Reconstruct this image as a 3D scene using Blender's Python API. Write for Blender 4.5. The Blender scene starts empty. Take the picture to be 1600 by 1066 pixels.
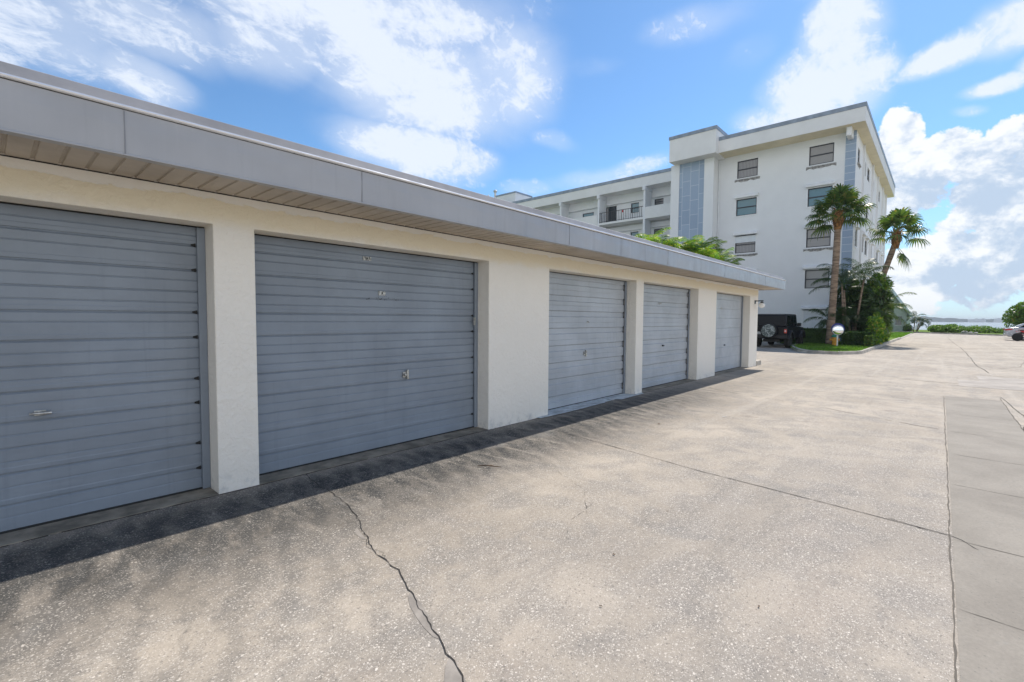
import bpy, math, random
import numpy as np
from mathutils import Vector, Matrix

sc = bpy.context.scene
R = math.radians
# ------------------------------------------------------------------ camera
cd = bpy.data.cameras.new('camera'); cam = bpy.data.objects.new('camera', cd); sc.collection.objects.link(cam)
sc.camera = cam
rx = Vector((0.67110776, -0.7413287, 0.00679228)); uy = Vector((0.03064818, 0.03689685, 0.99884899)); fw = Vector((0.74072604, 0.67012714, -0.04748214))
cam.matrix_world = Matrix(((rx.x, uy.x, -fw.x, 0), (rx.y, uy.y, -fw.y, 0), (rx.z, uy.z, -fw.z, 1.45), (0, 0, 0, 1)))
cd.sensor_width = 36; cd.lens = 740.33/1600*36; cd.clip_start = 0.05; cd.clip_end = 20000

# ------------------------------------------------------------------ light
SUN = Vector((0.82, -0.012, 1.0)).normalized()
el = math.asin(SUN.z); rot = math.atan2(SUN.x, SUN.y)
ld = bpy.data.lights.new('sun', 'SUN'); ld.energy = 4.0; ld.angle = R(0.5); ld.color = (1, 0.925, 0.83)
lo = bpy.data.objects.new('sun', ld); sc.collection.objects.link(lo)
lo.rotation_euler = (-SUN).to_track_quat('-Z', 'Y').to_euler(); lo.location = (0, 0, 40)
sc.view_settings.view_transform = 'Standard'; sc.view_settings.look = 'None'
sc.view_settings.exposure = 0.43; sc.view_settings.gamma = 1

world = bpy.data.worlds.new("World"); sc.world = world; world.use_nodes = True


class NT:
    """small helper for building node trees"""
    def __init__(s, nt): s.nt = nt
    def n(s, t, **kw):
        o = s.nt.nodes.new(t)
        for k, v in kw.items(): setattr(o, k, v)
        return o
    def setin(s, sock, v):
        if v is None: return
        if isinstance(v, bpy.types.NodeSocket): s.nt.links.new(v, sock)
        else:
            if isinstance(v, (tuple, list)) and len(v) == 3 and sock.type == 'RGBA': v = (*v, 1)
            sock.default_value = v
    def math(s, op, a, b=None, c=None, clamp=False):
        o = s.n('ShaderNodeMath', operation=op, use_clamp=clamp)
        for i, v in enumerate((a, b, c)): s.setin(o.inputs[i], v)
        return o.outputs[0]
    def vmath(s, op, a, b=None):
        o = s.n('ShaderNodeVectorMath', operation=op)
        s.setin(o.inputs[0], a)
        if b is not None: s.setin(o.inputs[1], b)
        return o.outputs[1] if op in ('DOT_PRODUCT', 'LENGTH') else o.outputs[0]
    def noise(s, vec, scale, detail=4, rough=.55, dist=0, dims='3D'):
        o = s.n('ShaderNodeTexNoise', noise_dimensions=dims)
        if vec is not None: s.setin(o.inputs['Vector'], vec)
        o.inputs['Scale'].default_value = scale; o.inputs['Detail'].default_value = detail
        o.inputs['Roughness'].default_value = rough; o.inputs['Distortion'].default_value = dist
        return o.outputs['Fac']
    def voronoi(s, vec, scale, feature='F1', rand=1):
        o = s.n('ShaderNodeTexVoronoi', feature=feature)
        s.setin(o.inputs['Vector'], vec); o.inputs['Scale'].default_value = scale; o.inputs['Randomness'].default_value = rand
        return o
    def ramp(s, fac, lo, hi, a=0., b=1., smooth=True):
        o = s.n('ShaderNodeMapRange', interpolation_type='SMOOTHSTEP' if smooth else 'LINEAR')
        s.setin(o.inputs[0], fac); s.setin(o.inputs[1], lo); s.setin(o.inputs[2], hi); s.setin(o.inputs[3], a); s.setin(o.inputs[4], b)
        return o.outputs[0]
    def mix(s, fac, a, b, blend='MIX'):
        o = s.n('ShaderNodeMix', data_type='RGBA', blend_type=blend)
        s.setin(o.inputs[0], fac); s.setin(o.inputs[6], a); s.setin(o.inputs[7], b)
        return o.outputs[2]
    def map(s, vec, loc=(0, 0, 0), rot=(0, 0, 0), scale=(1, 1, 1)):
        o = s.n('ShaderNodeMapping'); s.setin(o.inputs[0], vec)
        o.inputs[1].default_value = loc; o.inputs[2].default_value = rot; o.inputs[3].default_value = scale
        return o.outputs[0]
    def bump(s, h, strength=.3, dist=.01, normal=None):
        o = s.n('ShaderNodeBump'); s.setin(o.inputs['Height'], h)
        o.inputs['Strength'].default_value = strength; o.inputs['Distance'].default_value = dist
        if normal is not None: s.setin(o.inputs['Normal'], normal)
        return o.outputs[0]
    def comb(s, x, y, z=0.):
        o = s.n('ShaderNodeCombineXYZ'); s.setin(o.inputs[0], x); s.setin(o.inputs[1], y); s.setin(o.inputs[2], z); return o.outputs[0]
    def sep(s, v):
        o = s.n('ShaderNodeSeparateXYZ'); s.setin(o.inputs[0], v); return o.outputs


# ---- sky: Nishita with clouds placed by azimuth (from +X towards +Y) and elevation, in degrees
w = NT(world.node_tree); bg = world.node_tree.nodes['Background']
sky = w.n('ShaderNodeTexSky', sky_type='NISHITA', sun_disc=False, sun_elevation=el, sun_rotation=rot)
sky.air_density = 1.0; sky.dust_density = 0.25; sky.ozone_density = 3.0; sky.altitude = 0
dirv = w.vmath('NORMALIZE', w.n('ShaderNodeTexCoord').outputs['Generated'])
dx, dy, dz = w.sep(dirv)
az = w.math('MULTIPLY', w.math('ARCTAN2', dy, dx), 180/math.pi)
elv = w.math('MULTIPLY', w.math('ARCSINE', dz), 180/math.pi)
ae = w.comb(az, elv)
wn = w.math('SUBTRACT', w.noise(w.map(dirv, rot=(.5, .2, .3), scale=(1, 1.5, 2.4)), 4.2, 12, .62, .5), .5)
wn2 = w.math('SUBTRACT', w.noise(w.map(dirv, loc=(3, 1, 5), rot=(.3, .6, 0), scale=(1, 1.8, 2.2)), 13, 12, .70, .8), .5)
wc = w.math('SUBTRACT', w.noise(w.map(dirv, loc=(7, 2, 1), scale=(1, 1, 1.4)), 9, 12, .62, .15), .5)
# warp the coordinates a little so no ellipse shows
warp = w.n('ShaderNodeTexNoise'); w.setin(warp.inputs['Vector'], dirv); warp.inputs['Scale'].default_value = 5; warp.inputs['Detail'].default_value = 5
wv = w.vmath('MULTIPLY', w.vmath('SUBTRACT', warp.outputs['Color'], (.5, .5, .5)), (5, 4, 0))
aew = w.vmath('ADD', ae, wv)


def blob(a0, e0, ra, re, rotd=0., wgt=1.):
    o = w.n('ShaderNodeMapping', vector_type='TEXTURE'); w.setin(o.inputs[0], aew)
    o.inputs[1].default_value = (a0, e0, 0); o.inputs[2].default_value = (0, 0, R(rotd)); o.inputs[3].default_value = (ra, re, 1)
    return w.ramp(w.vmath('LENGTH', o.outputs[0]), 1.25, 0.25, 0., wgt)


def total(bl, amps):
    s_ = None
    for b in bl: s_ = b if s_ is None else w.math('MAXIMUM', s_, b)
    for nz, amp in amps:
        s_ = w.math('ADD', s_, w.math('MULTIPLY', nz, w.math('MULTIPLY', w.ramp(s_, 0, .3), amp)))
    return s_
CIRRUS = [(80.5, 25.5, 13.6, 4.4, 179.2, 0.8), (74.0, 25.8, 11.4, 3.3, -172.6, 0.7), (86.4, 22.6, 13.2, 3.9, -176.1, 0.75), (79.9, 21.3, 6.1, 2.5, -165.6, 0.9), (95.0, 17.2, 10.7, 7.8, 160.7, 0.7), (59.8, 30.2, 24.2, 5.4, 177.2, 0.95), (53.5, 25.3, 16.3, 6.8, -173.4, 1.1), (54.3, 18.7, 11.1, 3.9, -171.5, 1.1), (49.8, 17.7, 6.8, 2.6, 178.4, 1.0), (68.8, 26.5, 10.0, 4.4, -176.4, 0.85), (43.1, 26.4, 8.3, 6.6, -179.0, 0.95), (21.5, 29.4, 8.4, 2.2, -178.9, 0.5), (16.4, 25.9, 3.2, 1.8, 162.4, 0.3), (31.0, 16.3, 10.3, 1.6, 172.9, 0.65), (26.7, 16.9, 4.1, 1.3, 175.2, 0.6), (37.8, 20.5, 4.5, 1.6, -160.8, 0.5), (34.8, 26.9, 6.4, 1.2, 176.1, 0.3), (40.7, 14.8, 4.6, 1.4, -179.5, 0.5), (9.0, 25.8, 4.1, 5.4, -158.3, 1.0), (11.3, 21.7, 4.9, 4.5, -167.9, 1.1), (7.9, 22.0, 4.1, 3.9, 172.5, 1.0), (13.5, 19.5, 4.8, 2.6, -169.9, 1.0), (10.3, 31.8, 4.8, 3.8, -163.6, 0.9), (0.5, 22.7, 5.5, 1.6, 166.0, 1.2), (-3.2, 23.5, 3.5, 2.3, 174.0, 1.2), (6.4, 22.2, 3.0, 1.5, 166.8, 0.9), (-2.8, 19.7, 2.9, 0.9, 175.0, 1.0), (-4.9, 20.3, 1.9, 1.4, 173.1, 0.9), (-0.9, 18.0, 1.5, 0.7, -176.8, 0.6), (75.9, 12.1, 26.2, 3.5, 174.7, 0.5), (-13.1, 16.9, 6.7, 7.4, -157.7, 0.7), (69.7, 40.4, 41.7, 5.0, 176.3, 0.6), (15.3, 42.5, 23.6, 3.8, -159.2, 0.5)]
CUMULUS = [(4.4, 16.2, 2.1, 3.2, -168.5, 1.0), (2.7, 12.3, 3.5, 3.8, -170.4, 1.1), (0.1, 14.0, 3.4, 2.7, 165.9, 1.0), (-3.1, 11.3, 4.4, 4.7, 162.9, 1.1), (-4.5, 14.0, 3.0, 3.5, -179.7, 1.0), (1.5, 3.6, 4.5, 3.5, -177.3, 1.1), (-3.4, 3.7, 4.5, 3.7, -176.7, 1.1), (-1.0, 6.0, 4.2, 2.7, -174.7, 1.0), (-4.4, 7.0, 3.1, 2.6, -173.1, 0.9), (-0.5, 8.8, 2.3, 1.1, 174.3, 0.6), (-8.1, 7.5, 5.6, 6.6, -171.4, 1.0), (8.3, 3.9, 7.2, 5.0, -177.6, 0.9), (34.5, 6.0, 20.6, 5.2, -178.6, 0.7), (76.0, 6.0, 26.2, 3.7, 177.0, 0.6)]

wf = w.noise(w.map(dirv, loc=(1, 8, 2), rot=(.4, .5, .9), scale=(1, 3.2, 2.6)), 16, 14, .72, .6)
wf = w.math('SUBTRACT', wf, .5)
cirrus = total([blob(*b) for b in CIRRUS], [(wn, 1.5), (wn2, 1.1), (wf, 1.0)])
veil = total([blob(*b) for b in CIRRUS], [(wn, .6)])
cumul = total([blob(*b) for b in CUMULUS], [(wc, 3.0), (wn2, 1.2), (wf, .5)])
c1 = w.ramp(cirrus, .32, 1.1, 0, .93)
c1 = w.math('MAXIMUM', c1, w.ramp(veil, .08, 1.1, 0, .62))
c2 = w.ramp(cumul, .40, .64, 0, .97)
# broken bright cloud, added unseen behind the camera to light the shaded walls
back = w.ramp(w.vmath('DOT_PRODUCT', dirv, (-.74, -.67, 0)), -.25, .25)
fill_cloud = w.math('MULTIPLY', w.math('MULTIPLY', back, w.math('MULTIPLY', w.ramp(dz, .0, .12), w.ramp(dz, .75, .4))), w.ramp(w.math('ADD', wn, wc), -.25, .05, .25, 1))
cshade = w.ramp(w.math('ADD', w.noise(w.map(dirv, loc=(7, 2, 1.02), scale=(1, 1, 1.5)), 12, 8, .62, .2), w.math('MULTIPLY', wc, 1.1)),   .44, .66)
base = w.mix(1.0, sky.outputs[0], (.70, .92, 1.05), 'MULTIPLY')
hz = w.ramp(elv, 0., 16., .6, 0.)
base = w.mix(hz, base, (3.5, 4.9, 6.5))
col = w.mix(c1, base, (5.7, 6.15, 6.9))
ccol = w.mix(cshade, (3.6, 4.4, 5.5), (6.6, 6.75, 6.95))
col = w.mix(c2, col, ccol)
col = w.mix(fill_cloud, col, (7.6, 7.7, 7.9))
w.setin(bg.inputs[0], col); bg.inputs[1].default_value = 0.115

# ------------------------------------------------------------------ materials
def mat(name, color=(.5, .5, .5), rough=.6, metal=0., spec=None):
    m = bpy.data.materials.new(name); m.use_nodes = True
    b = m.node_tree.nodes['Principled BSDF']
    b.inputs['Base Color'].default_value = (*color, 1); b.inputs['Roughness'].default_value = rough; b.inputs['Metallic'].default_value = metal
    if spec is not None: b.inputs['Specular IOR Level'].default_value = spec
    return m, NT(m.node_tree), b


def pos(t): return t.n('ShaderNodeNewGeometry').outputs['Position']


def varied(name, color, rough=.6, metal=0., amt=.12, scale=3., bump=0., bscale=40., bdist=.004, spec=None):
    m, t, b = mat(name, color, rough, metal, spec)
    p = pos(t)
    f = t.noise(p, scale, 5, .6)
    c2 = tuple(max(0, c*(1-amt*2)) for c in color); c1 = tuple(min(1, c*(1+amt)) for c in color)
    t.setin(b.inputs['Base Color'], t.mix(t.ramp(f, .3, .7), c2, c1))
    t.setin(b.inputs['Roughness'], t.ramp(t.noise(p, scale*2.3, 4), .3, .7, rough*.85, min(1, rough*1.12)))
    if bump: t.setin(b.inputs['Normal'], t.bump(t.noise(p, bscale, 5, .6), bump, bdist))
    return m


M = {}
# --- exposed shell concrete of the parking yard
m, t, b = mat('shell_concrete', rough=.85, spec=.3); p = pos(t)
x, y, z = t.sep(p)
big = t.noise(p, .55, 5, .6); med = t.noise(p, 2.6, 6, .65, .3); fine = t.noise(p, 38, 4, .7)
col = t.mix(t.ramp(big, .35, .65), (.328, .286, .233), (.465, .405, .330))
col = t.mix(t.ramp(med, .38, .68, 0, .6), col, (.215, .203, .187))
warm = t.noise(t.map(p, loc=(4, 9, 0), scale=(.35, 1.2, 1)), 1.3, 5, .6)
col = t.mix(t.ramp(warm, .55, .75, 0, .35), col, (.45, .365, .285))
# tyre-polished lanes running along the yard
lane = t.noise(t.map(p, scale=(.05, 1.6, 1)), 1.5, 4, .6)
col = t.mix(t.ramp(lane, .5, .72, 0, .35), col, (.50, .45, .385))
# drip line grime in front of the garages: mottled, waved; painted darker to deepen the eave shadow
wave = t.noise(t.map(p, scale=(2.6, .9, 1), rot=(0, 0, .12)), 1.9, 7, .7, .5)
wvb = t.n('ShaderNodeTexWave', wave_type='BANDS', bands_direction='X'); t.setin(wvb.inputs[0], t.map(p, rot=(0, 0, .42)))
wvb.inputs['Scale'].default_value = 1.5; wvb.inputs['Distortion'].default_value = 9; wvb.inputs['Detail'].default_value = 6; wvb.inputs['Detail Scale'].default_value = 1.3; wvb.inputs['Detail Roughness'].default_value = .75
scal = t.mix(.62, wvb.outputs['Fac'], t.noise(t.map(p, rot=(0, 0, .42), scale=(2.4, .7, 1)), 1.6, 8, .75, .6))
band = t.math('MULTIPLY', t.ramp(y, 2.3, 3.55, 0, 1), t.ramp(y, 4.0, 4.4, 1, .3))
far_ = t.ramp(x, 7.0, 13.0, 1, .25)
grime_shade = t.math('MULTIPLY', t.math('MULTIPLY', band, far_), t.ramp(wave, .28, .54, .5, 1))
col = t.mix(t.math('MULTIPLY', grime_shade, t.ramp(scal, .3, .65, .80, .98)), col, (.032, .034, .035))
foot = t.math('MULTIPLY', t.math('MULTIPLY', t.ramp(y, .9, 2.6), t.ramp(x, 2.6, .6)), t.ramp(t.math('ADD', scal, t.noise(p, 1.3, 7, .7)), .92, 1.22))
col = t.mix(t.math('MULTIPLY', foot, .36), col, (.12, .115, .105))
worn = t.math('MULTIPLY', t.math('MULTIPLY', t.ramp(y, 2.6, .4), t.ramp(x, 9, 4)), t.ramp(t.noise(p, .9, 5, .6), .3, .7, .25, 1))
col = t.mix(t.math('MULTIPLY', worn, .55), col, (.25, .232, .215))
arc = t.n('ShaderNodeTexWave', wave_type='RINGS', rings_direction='Z'); t.setin(arc.inputs[0], t.map(p, loc=(-2.5, 1.5, 0)))
arc.inputs['Scale'].default_value = .55; arc.inputs['Distortion'].default_value = 2.5; arc.inputs['Detail'].default_value = 5; arc.inputs['Detail Scale'].default_value = 1.5
arcs = t.math('MULTIPLY', t.ramp(arc.outputs['Fac'], .80, 1.0), t.ramp(t.noise(p, 1.1, 6, .7), .46, .66))
col = t.mix(t.math('MULTIPLY', arcs, .30), col, (.15, .14, .13))
oil = t.voronoi(t.map(p, loc=(3.3, 1.7, 0)), .9); oc = t.sep(oil.outputs['Color'])
oild = t.math('ADD', oil.outputs['Distance'], t.math('MULTIPLY', t.noise(p, 9, 6, .7), .22))
col = t.mix(t.math('MULTIPLY', t.ramp(oild, .24, .13), t.ramp(oc[0], .70, .74, 0, .5)), col, (.11, .10, .09))
swirl = t.noise(t.map(p, loc=(8, 3, 0), rot=(0, 0, .9), scale=(.35, 2.2, 1)), 1.1, 8, .72, 1.2)
col = t.mix(t.ramp(swirl, .54, .74, 0, .45), col, (.17, .16, .145))
blot = t.math('MULTIPLY', t.ramp(t.noise(t.map(p, loc=(2, 5, 0)), 1.1, 6, .7, .4), .56, .72), .55)
col = t.mix(blot, col, (.20, .195, .185))
# shell chips: irregular flakes of three sizes
wp = t.n('ShaderNodeTexNoise'); t.setin(wp.inputs['Vector'], p); wp.inputs['Scale'].default_value = 75; wp.inputs['Detail'].default_value = 2
pw_ = t.vmath('ADD', p, t.vmath('MULTIPLY', t.vmath('SUBTRACT', wp.outputs['Color'], (.5, .5, .5)), (.016, .016, 0)))
wear = t.ramp(med, .28, .6, .35, 1)
chips = None; darks = None
for sc_, th, lo_, rt in ((40, .36, .82, .7), (70, .42, .60, 0.), (125, .45, .50, 1.3)):
    v_ = t.voronoi(t.map(pw_, rot=(0, 0, rt), scale=(1, 1.45, 1)), sc_); cr_ = t.sep(v_.outputs['Color'])
    sh = t.math('MULTIPLY', t.ramp(v_.outputs['Distance'], th, th*.55), t.math('MULTIPLY', t.ramp(cr_[0], lo_, lo_+.05), t.ramp(cr_[1], 0, 1, .35, 1)))
    dk_ = t.math('MULTIPLY', t.ramp(v_.outputs['Distance'], th, th*.55), t.ramp(cr_[0], .22, .12))
    chips = sh if chips is None else t.math('MAXIMUM', chips, sh); darks = dk_ if darks is None else t.math('MAXIMUM', darks, dk_)
col = t.mix(t.math('MULTIPLY', darks, .5), col, (.11, .105, .098))
col = t.mix(t.math('MULTIPLY', chips, t.math('MULTIPLY', wear, t.ramp(grime_shade, 0, 1, .9, .45, smooth=False))), col, (.72, .66, .58))
col = t.mix(.35, col, t.mix(t.ramp(fine, .3, .7), (.40, .40, .40), (.62, .62, .62)), 'OVERLAY')
t.setin(b.inputs['Base Color'], col)
h = t.math('ADD', t.math('MULTIPLY', chips, .5), fine)
t.setin(b.inputs['Normal'], t.bump(h, .55, .006))
M['concrete'] = m
# --- smooth grey concrete of the drainage strip
m, t, b = mat('grey_concrete', rough=.8, spec=.3); p = pos(t)
x, y, z = t.sep(p)
col = t.mix(t.ramp(t.noise(p, 1.4, 6, .65, .4), .3, .7), (.228, .206, .174), (.295, .268, .228))
col = t.mix(t.ramp(t.noise(p, 7, 5, .7), .58, .75, 0, .5), col, (.24, .245, .235))
col = t.mix(.4, col, t.mix(t.ramp(t.noise(p, 45, 5, .8), .3, .7), (.40, .40, .40), (.62, .62, .62)), 'OVERLAY')
v1 = t.voronoi(p, 70); r1 = t.sep(v1.outputs['Color'])[0]
col = t.mix(t.math('MULTIPLY', t.ramp(v1.outputs['Distance'], .35, .2), t.ramp(r1, .9, .93, 0, .5)), col, (.12, .12, .11))
t.setin(b.inputs['Base Color'], col); t.setin(b.inputs['Normal'], t.bump(t.noise(p, 60, 5, .7), .3, .003))
M['strip'] = m
M['patch'] = varied('pale_patch_concrete', (.36, .325, .285), .85, amt=.12, scale=1.5, bump=.3)
M['apron'] = varied('apron_concrete', (.27, .24, .19), .85, amt=.25, scale=4, bump=.3)
M['painted_apron'] = varied('painted_apron', (.52, .57, .60), .7, amt=.2, scale=7, bump=.25)
M['kerb'] = varied('kerb_concrete', (.42, .39, .34), .85, amt=.2, scale=2, bump=.3)
M['crack'], _, _ = mat('crack_dirt', (.035, .032, .028), .95)
M['joint'], _, _ = mat('joint_dirt', (.13, .115, .095), .95)
M['filler'] = varied('crack_filler', (.31, .28, .245), .8, amt=.12, scale=9)

# --- stucco
def stucco(name, c, scale=22, strength=.34, dist=.010, warmtop=False):
    m, t, b = mat(name, c, .85, spec=.25); p = pos(t)
    x, y, z = t.sep(p)
    n1 = t.noise(p, scale, 5, .62, .6); n2 = t.noise(t.map(p, loc=(5, 5, 5)), scale*.28, 4, .6, .8)
    hgt = t.math('ADD', t.ramp(n1, .42, .60), t.math('MULTIPLY', t.ramp(n2, .4, .62), 1.3))
    col = t.mix(t.ramp(t.noise(p, 1.2, 5, .6), .3, .7), tuple(k*.965 for k in c), c)
    if warmtop:
        edge = t.math('ADD', z, t.math('MULTIPLY', t.math('SUBTRACT', t.noise(t.map(p, scale=(1, 1, 2)), 2.6, 6, .7, .5), .5), .16))
        m_ = t.math('MULTIPLY', t.ramp(edge, 2.13, 2.27), t.ramp(edge, 2.365, 2.375, 1, 0))
        col = t.mix(t.math('MULTIPLY', m_, .8), col, (.82, .71, .50))  # warm ground bounce on the header, painted into the stucco colour
        hgt = t.math('MULTIPLY', hgt, t.ramp(edge, 2.365, 2.38, 1, .25))
        low = t.math('MULTIPLY', t.ramp(z, .22, .0), t.ramp(t.noise(p, 9, 5, .7), .45, .7))
        col = t.mix(t.math('MULTIPLY', low, .5), col, (.34, .36, .37))
    t.setin(b.inputs['Base Color'], col); t.setin(b.inputs['Normal'], t.bump(hgt, strength, dist))
    return m
M['stucco'] = stucco('cream_stucco', (.86, .82, .745), warmtop=True)
M['tower_white'] = stucco('building_paint', (.80, .81, .82), 14, .12, .01)
M['fascia_white'] = varied('fascia_paint', (.78, .775, .76), .7, amt=.03, scale=.8, bump=.1, bscale=8)
M['soffit_cream'] = varied('building_soffit', (.74, .67, .50), .8, amt=.05, scale=1)
M['coping'] = varied('slate_coping', (.27, .32, .39), .5, amt=.12, scale=2)
M['trim_white'] = varied('white_trim', (.80, .81, .82), .45, amt=.04, scale=3)
M['roof_gravel'] = varied('roof_membrane', (.55, .55, .54), .9, amt=.15, scale=3, bump=.3)
M['sill'] = varied('bare_sill', (.40, .39, .385), .85, amt=.25, scale=9, bump=.5)

# --- blue tiles
def tile(name, axis):
    m, t, b = mat(name, rough=.45); p = pos(t); x, y, z = t.sep(p)
    br = t.n('ShaderNodeTexBrick', offset=.37 if axis == 'z' else 0., squash=1)
    t.setin(br.inputs['Vector'], t.comb(z, y) if axis == 'z' else t.comb(y, z))
    br.inputs['Scale'].default_value = 1; br.inputs['Mortar Size'].default_value = .013; br.inputs['Mortar Smooth'].default_value = .1
    br.inputs['Color1'].default_value = (.27, .35, .47, 1); br.inputs['Color2'].default_value = (.33, .42, .54, 1); br.inputs['Mortar'].default_value = (.60, .65, .70, 1)
    if axis == 'z': br.inputs['Brick Width'].default_value = 1.1; br.inputs['Row Height'].default_value = .637
    else: br.inputs['Brick Width'].default_value = 5.; br.inputs['Row Height'].default_value = .457
    nz = t.noise(p, 5, 6, .7, .5)
    t.setin(b.inputs['Base Color'], t.mix(t.ramp(nz, .52, .75, 0, .3), br.outputs['Color'], (.44, .49, .54)))
    return m
M['tile_tower'] = tile('slate_blue_tile', 'z'); M['tile_corner'] = tile('slate_blue_corner_tile', 'y')

# --- metals
m, t, b = mat('roof_edge_metal', rough=.5, metal=0.0, spec=.6); p = pos(t); x, y, z = t.sep(p)
col = t.mix(t.ramp(t.noise(p, 1.1, 4), .3, .7), (.35, .352, .365), (.405, .407, .42))
st = t.noise(t.map(p, scale=(9, 9, .35)), 1.6, 5, .7)
fade = t.ramp(x, 3.0, 9.0, .12, .75)
col = t.mix(t.math('MULTIPLY', t.ramp(st, .5, .72), fade), col, (.48, .47, .49))
col = t.mix(t.math('MULTIPLY', t.ramp(t.noise(t.map(p, loc=(9, 0, 0), scale=(7, 7, .5)), 1.3, 5, .7), .56, .72), fade), col, (.22, .21, .22))
rust = t.math('MULTIPLY', t.ramp(t.noise(t.map(p, scale=(1, 1, 1)), 2.4, 6, .7), .60, .74), t.ramp(z, 2.58, 2.70))
col = t.mix(t.math('MULTIPLY', rust, .45), col, (.33, .27, .21))
t.setin(b.inputs['Base Color'], col); t.setin(b.inputs['Normal'], t.bump(t.noise(p, 2.0, 2), .6, .04))
t.setin(b.inputs['Roughness'], t.ramp(t.noise(p, 6, 4), .3, .7, .28, .44))
M['fascia_metal'] = m
M['strip_metal'] = varied('gravel_stop_metal', (.30, .30, .32), .5, amt=.1, scale=2, bump=.2, bscale=3, bdist=.01)
M['bead'] = varied('drip_bead', (.86, .86, .86), .22, .6, amt=.03)
M['seam'], _, _ = mat('seam_grey', (.26, .265, .28), .7)  # joint lines, slightly darker grey than the fascia metal
m, t, b = mat('soffit_panel', rough=.6); p = pos(t)
col = t.mix(t.ramp(t.noise(p, 2.2, 6, .65), .3, .7), (.42, .365, .30), (.55, .485, .405))
col = t.mix(t.ramp(t.noise(t.map(p, scale=(9, 1.3, 1)), 1.3, 5, .7), .58, .78, 0, .45), col, (.28, .24, .19))
t.setin(b.inputs['Base Color'], col); M['soffit'] = m
M['dark_gap'], _, _ = mat('dark_gap', (.025, .025, .025), .9)

def door_mat(name, c, dirt=.35):
    m, t, b = mat(name, c, .42, spec=.5); p = pos(t); x, y, z = t.sep(p)
    col = t.mix(t.ramp(t.noise(p, 1.3, 5, .6), .3, .7), tuple(k*.88 for k in c), tuple(k*1.08 for k in c))
    col = t.mix(t.math('MULTIPLY', t.ramp(t.noise(t.map(p, scale=(14, 14, .5)), 1.5, 5, .7), .52, .75), dirt), col, tuple(k*.72 for k in c))
    col = t.mix(t.ramp(t.noise(p, 26, 5, .75), .66, .76, 0, .5), col, tuple(min(1, k*1.25) for k in c))
    scr = t.math('MULTIPLY', t.ramp(t.noise(t.map(p, scale=(2.5, 1, 26)), 2.5, 4, .7), .66, .74), .3)
    col = t.mix(scr, col, (.16, .18, .20))
    t.setin(b.inputs['Base Color'], col)
    t.setin(b.inputs['Roughness'], t.ramp(t.noise(p, 5, 4), .3, .7, .34, .55))
    t.setin(b.inputs['Normal'], t.bump(t.math('ADD', t.noise(t.map(p, scale=(1, 1, 4)), 2.2, 3), t.math('MULTIPLY', t.noise(p, 90, 3), .05)), .32, .022))
    return m
M['door'] = door_mat('blue_grey_door_paint', (.235, .272, .32))
M['door_b'] = door_mat('worn_blue_grey_door_paint', (.42, .455, .495), .5)
M['rubber'], _, _ = mat('black_rubber', (.02, .02, .02), .8)
M['steel'] = varied('dull_steel', (.55, .55, .53), .35, .8, amt=.2, scale=20)
M['label_white'] = varied('worn_label', (.50, .51, .49), .7, amt=.4, scale=60)
M['black_metal'], _, _ = mat('black_metal', (.02, .02, .022), .4)
M['globe'], _, _ = mat('frosted_globe', (.82, .82, .80), .25)
M['ink'], _, _ = mat('dark_ink', (.03, .03, .03), .6)

def glass(name, c, rough=.06, curtain=None):
    m, t, b = mat(name, c, rough, spec=.9); p = pos(t)
    if curtain:
        wv_ = t.n('ShaderNodeTexWave', wave_type='BANDS', bands_direction='Y'); t.setin(wv_.inputs[0], p)
        wv_.inputs['Scale'].default_value = curtain; wv_.inputs['Distortion'].default_value = 1.5; wv_.inputs['Detail'].default_value = 2
        t.setin(b.inputs['Base Color'], t.mix(t.math('MULTIPLY', wv_.outputs['Fac'], .7), c, tuple(k*2.2 for k in c)))
    t.setin(b.inputs['Normal'], t.bump(t.noise(p, .9, 2), .06, .05))
    return m
M['glass_grey'] = glass('curtained_glass', (.14, .14, .145), .12, 3.2)
M['glass_blind'] = glass('blind_glass', (.24, .235, .23), .15)
M['glass_blue'] = glass('blue_green_glass', (.075, .19, .235), .08)
M['glass_dark'] = glass('dark_glass', (.035, .045, .055), .05)
M['frame_dark'], _, _ = mat('dark_window_frame', (.02, .024, .035), .4)
M['shutter'] = varied('shutter_paint', (.70, .74, .78), .4, amt=.03)

# --- vegetation
def leaf(name, c1, c2, trans=.35, rough=.5, dry=None):
    m, t, b = mat(name, c1, rough, spec=.35); p = pos(t)
    oi = t.n('ShaderNodeNewGeometry').outputs['Random Per Island']
    f = t.math('ADD', t.math('MULTIPLY', oi, .6), t.math('MULTIPLY', t.noise(p, 1.4, 3), .4))
    col = t.mix(t.ramp(f, .25, .75), c1, c2)
    if dry: col = t.mix(t.ramp(oi, .90, .93), col, dry)
    t.setin(b.inputs['Base Color'], col)
    tr = t.n('ShaderNodeBsdfTranslucent'); t.setin(tr.inputs['Color'], t.mix(1., col, (1.5, 1.7, .7), 'MULTIPLY'))
    mx = t.n('ShaderNodeMixShader'); mx.inputs[0].default_value = trans
    t.setin(mx.inputs[1], b.outputs[0]); t.setin(mx.inputs[2], tr.outputs[0])
    t.setin(m.node_tree.nodes['Material Output'].inputs[0], mx.outputs[0])
    return m
M['palm_leaf'] = leaf('sabal_leaf', (.045, .09, .025), (.13, .19, .045), .3, .4, (.22, .19, .06))
M['areca_leaf'] = leaf('areca_leaf', (.075, .17, .025), (.24, .34, .045), .45, .4, (.42, .36, .08))
M['dark_leaf'] = leaf('dark_leaf', (.022, .05, .018), (.06, .105, .03), .25, .45)
M['bush_leaf'] = leaf('bush_leaf', (.05, .11, .02), (.14, .23, .035), .35, .45, (.25, .22, .05))
M['hedge_leaf'] = leaf('hedge_leaf', (.03, .07, .02), (.07, .13, .03), .25, .5)
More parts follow.
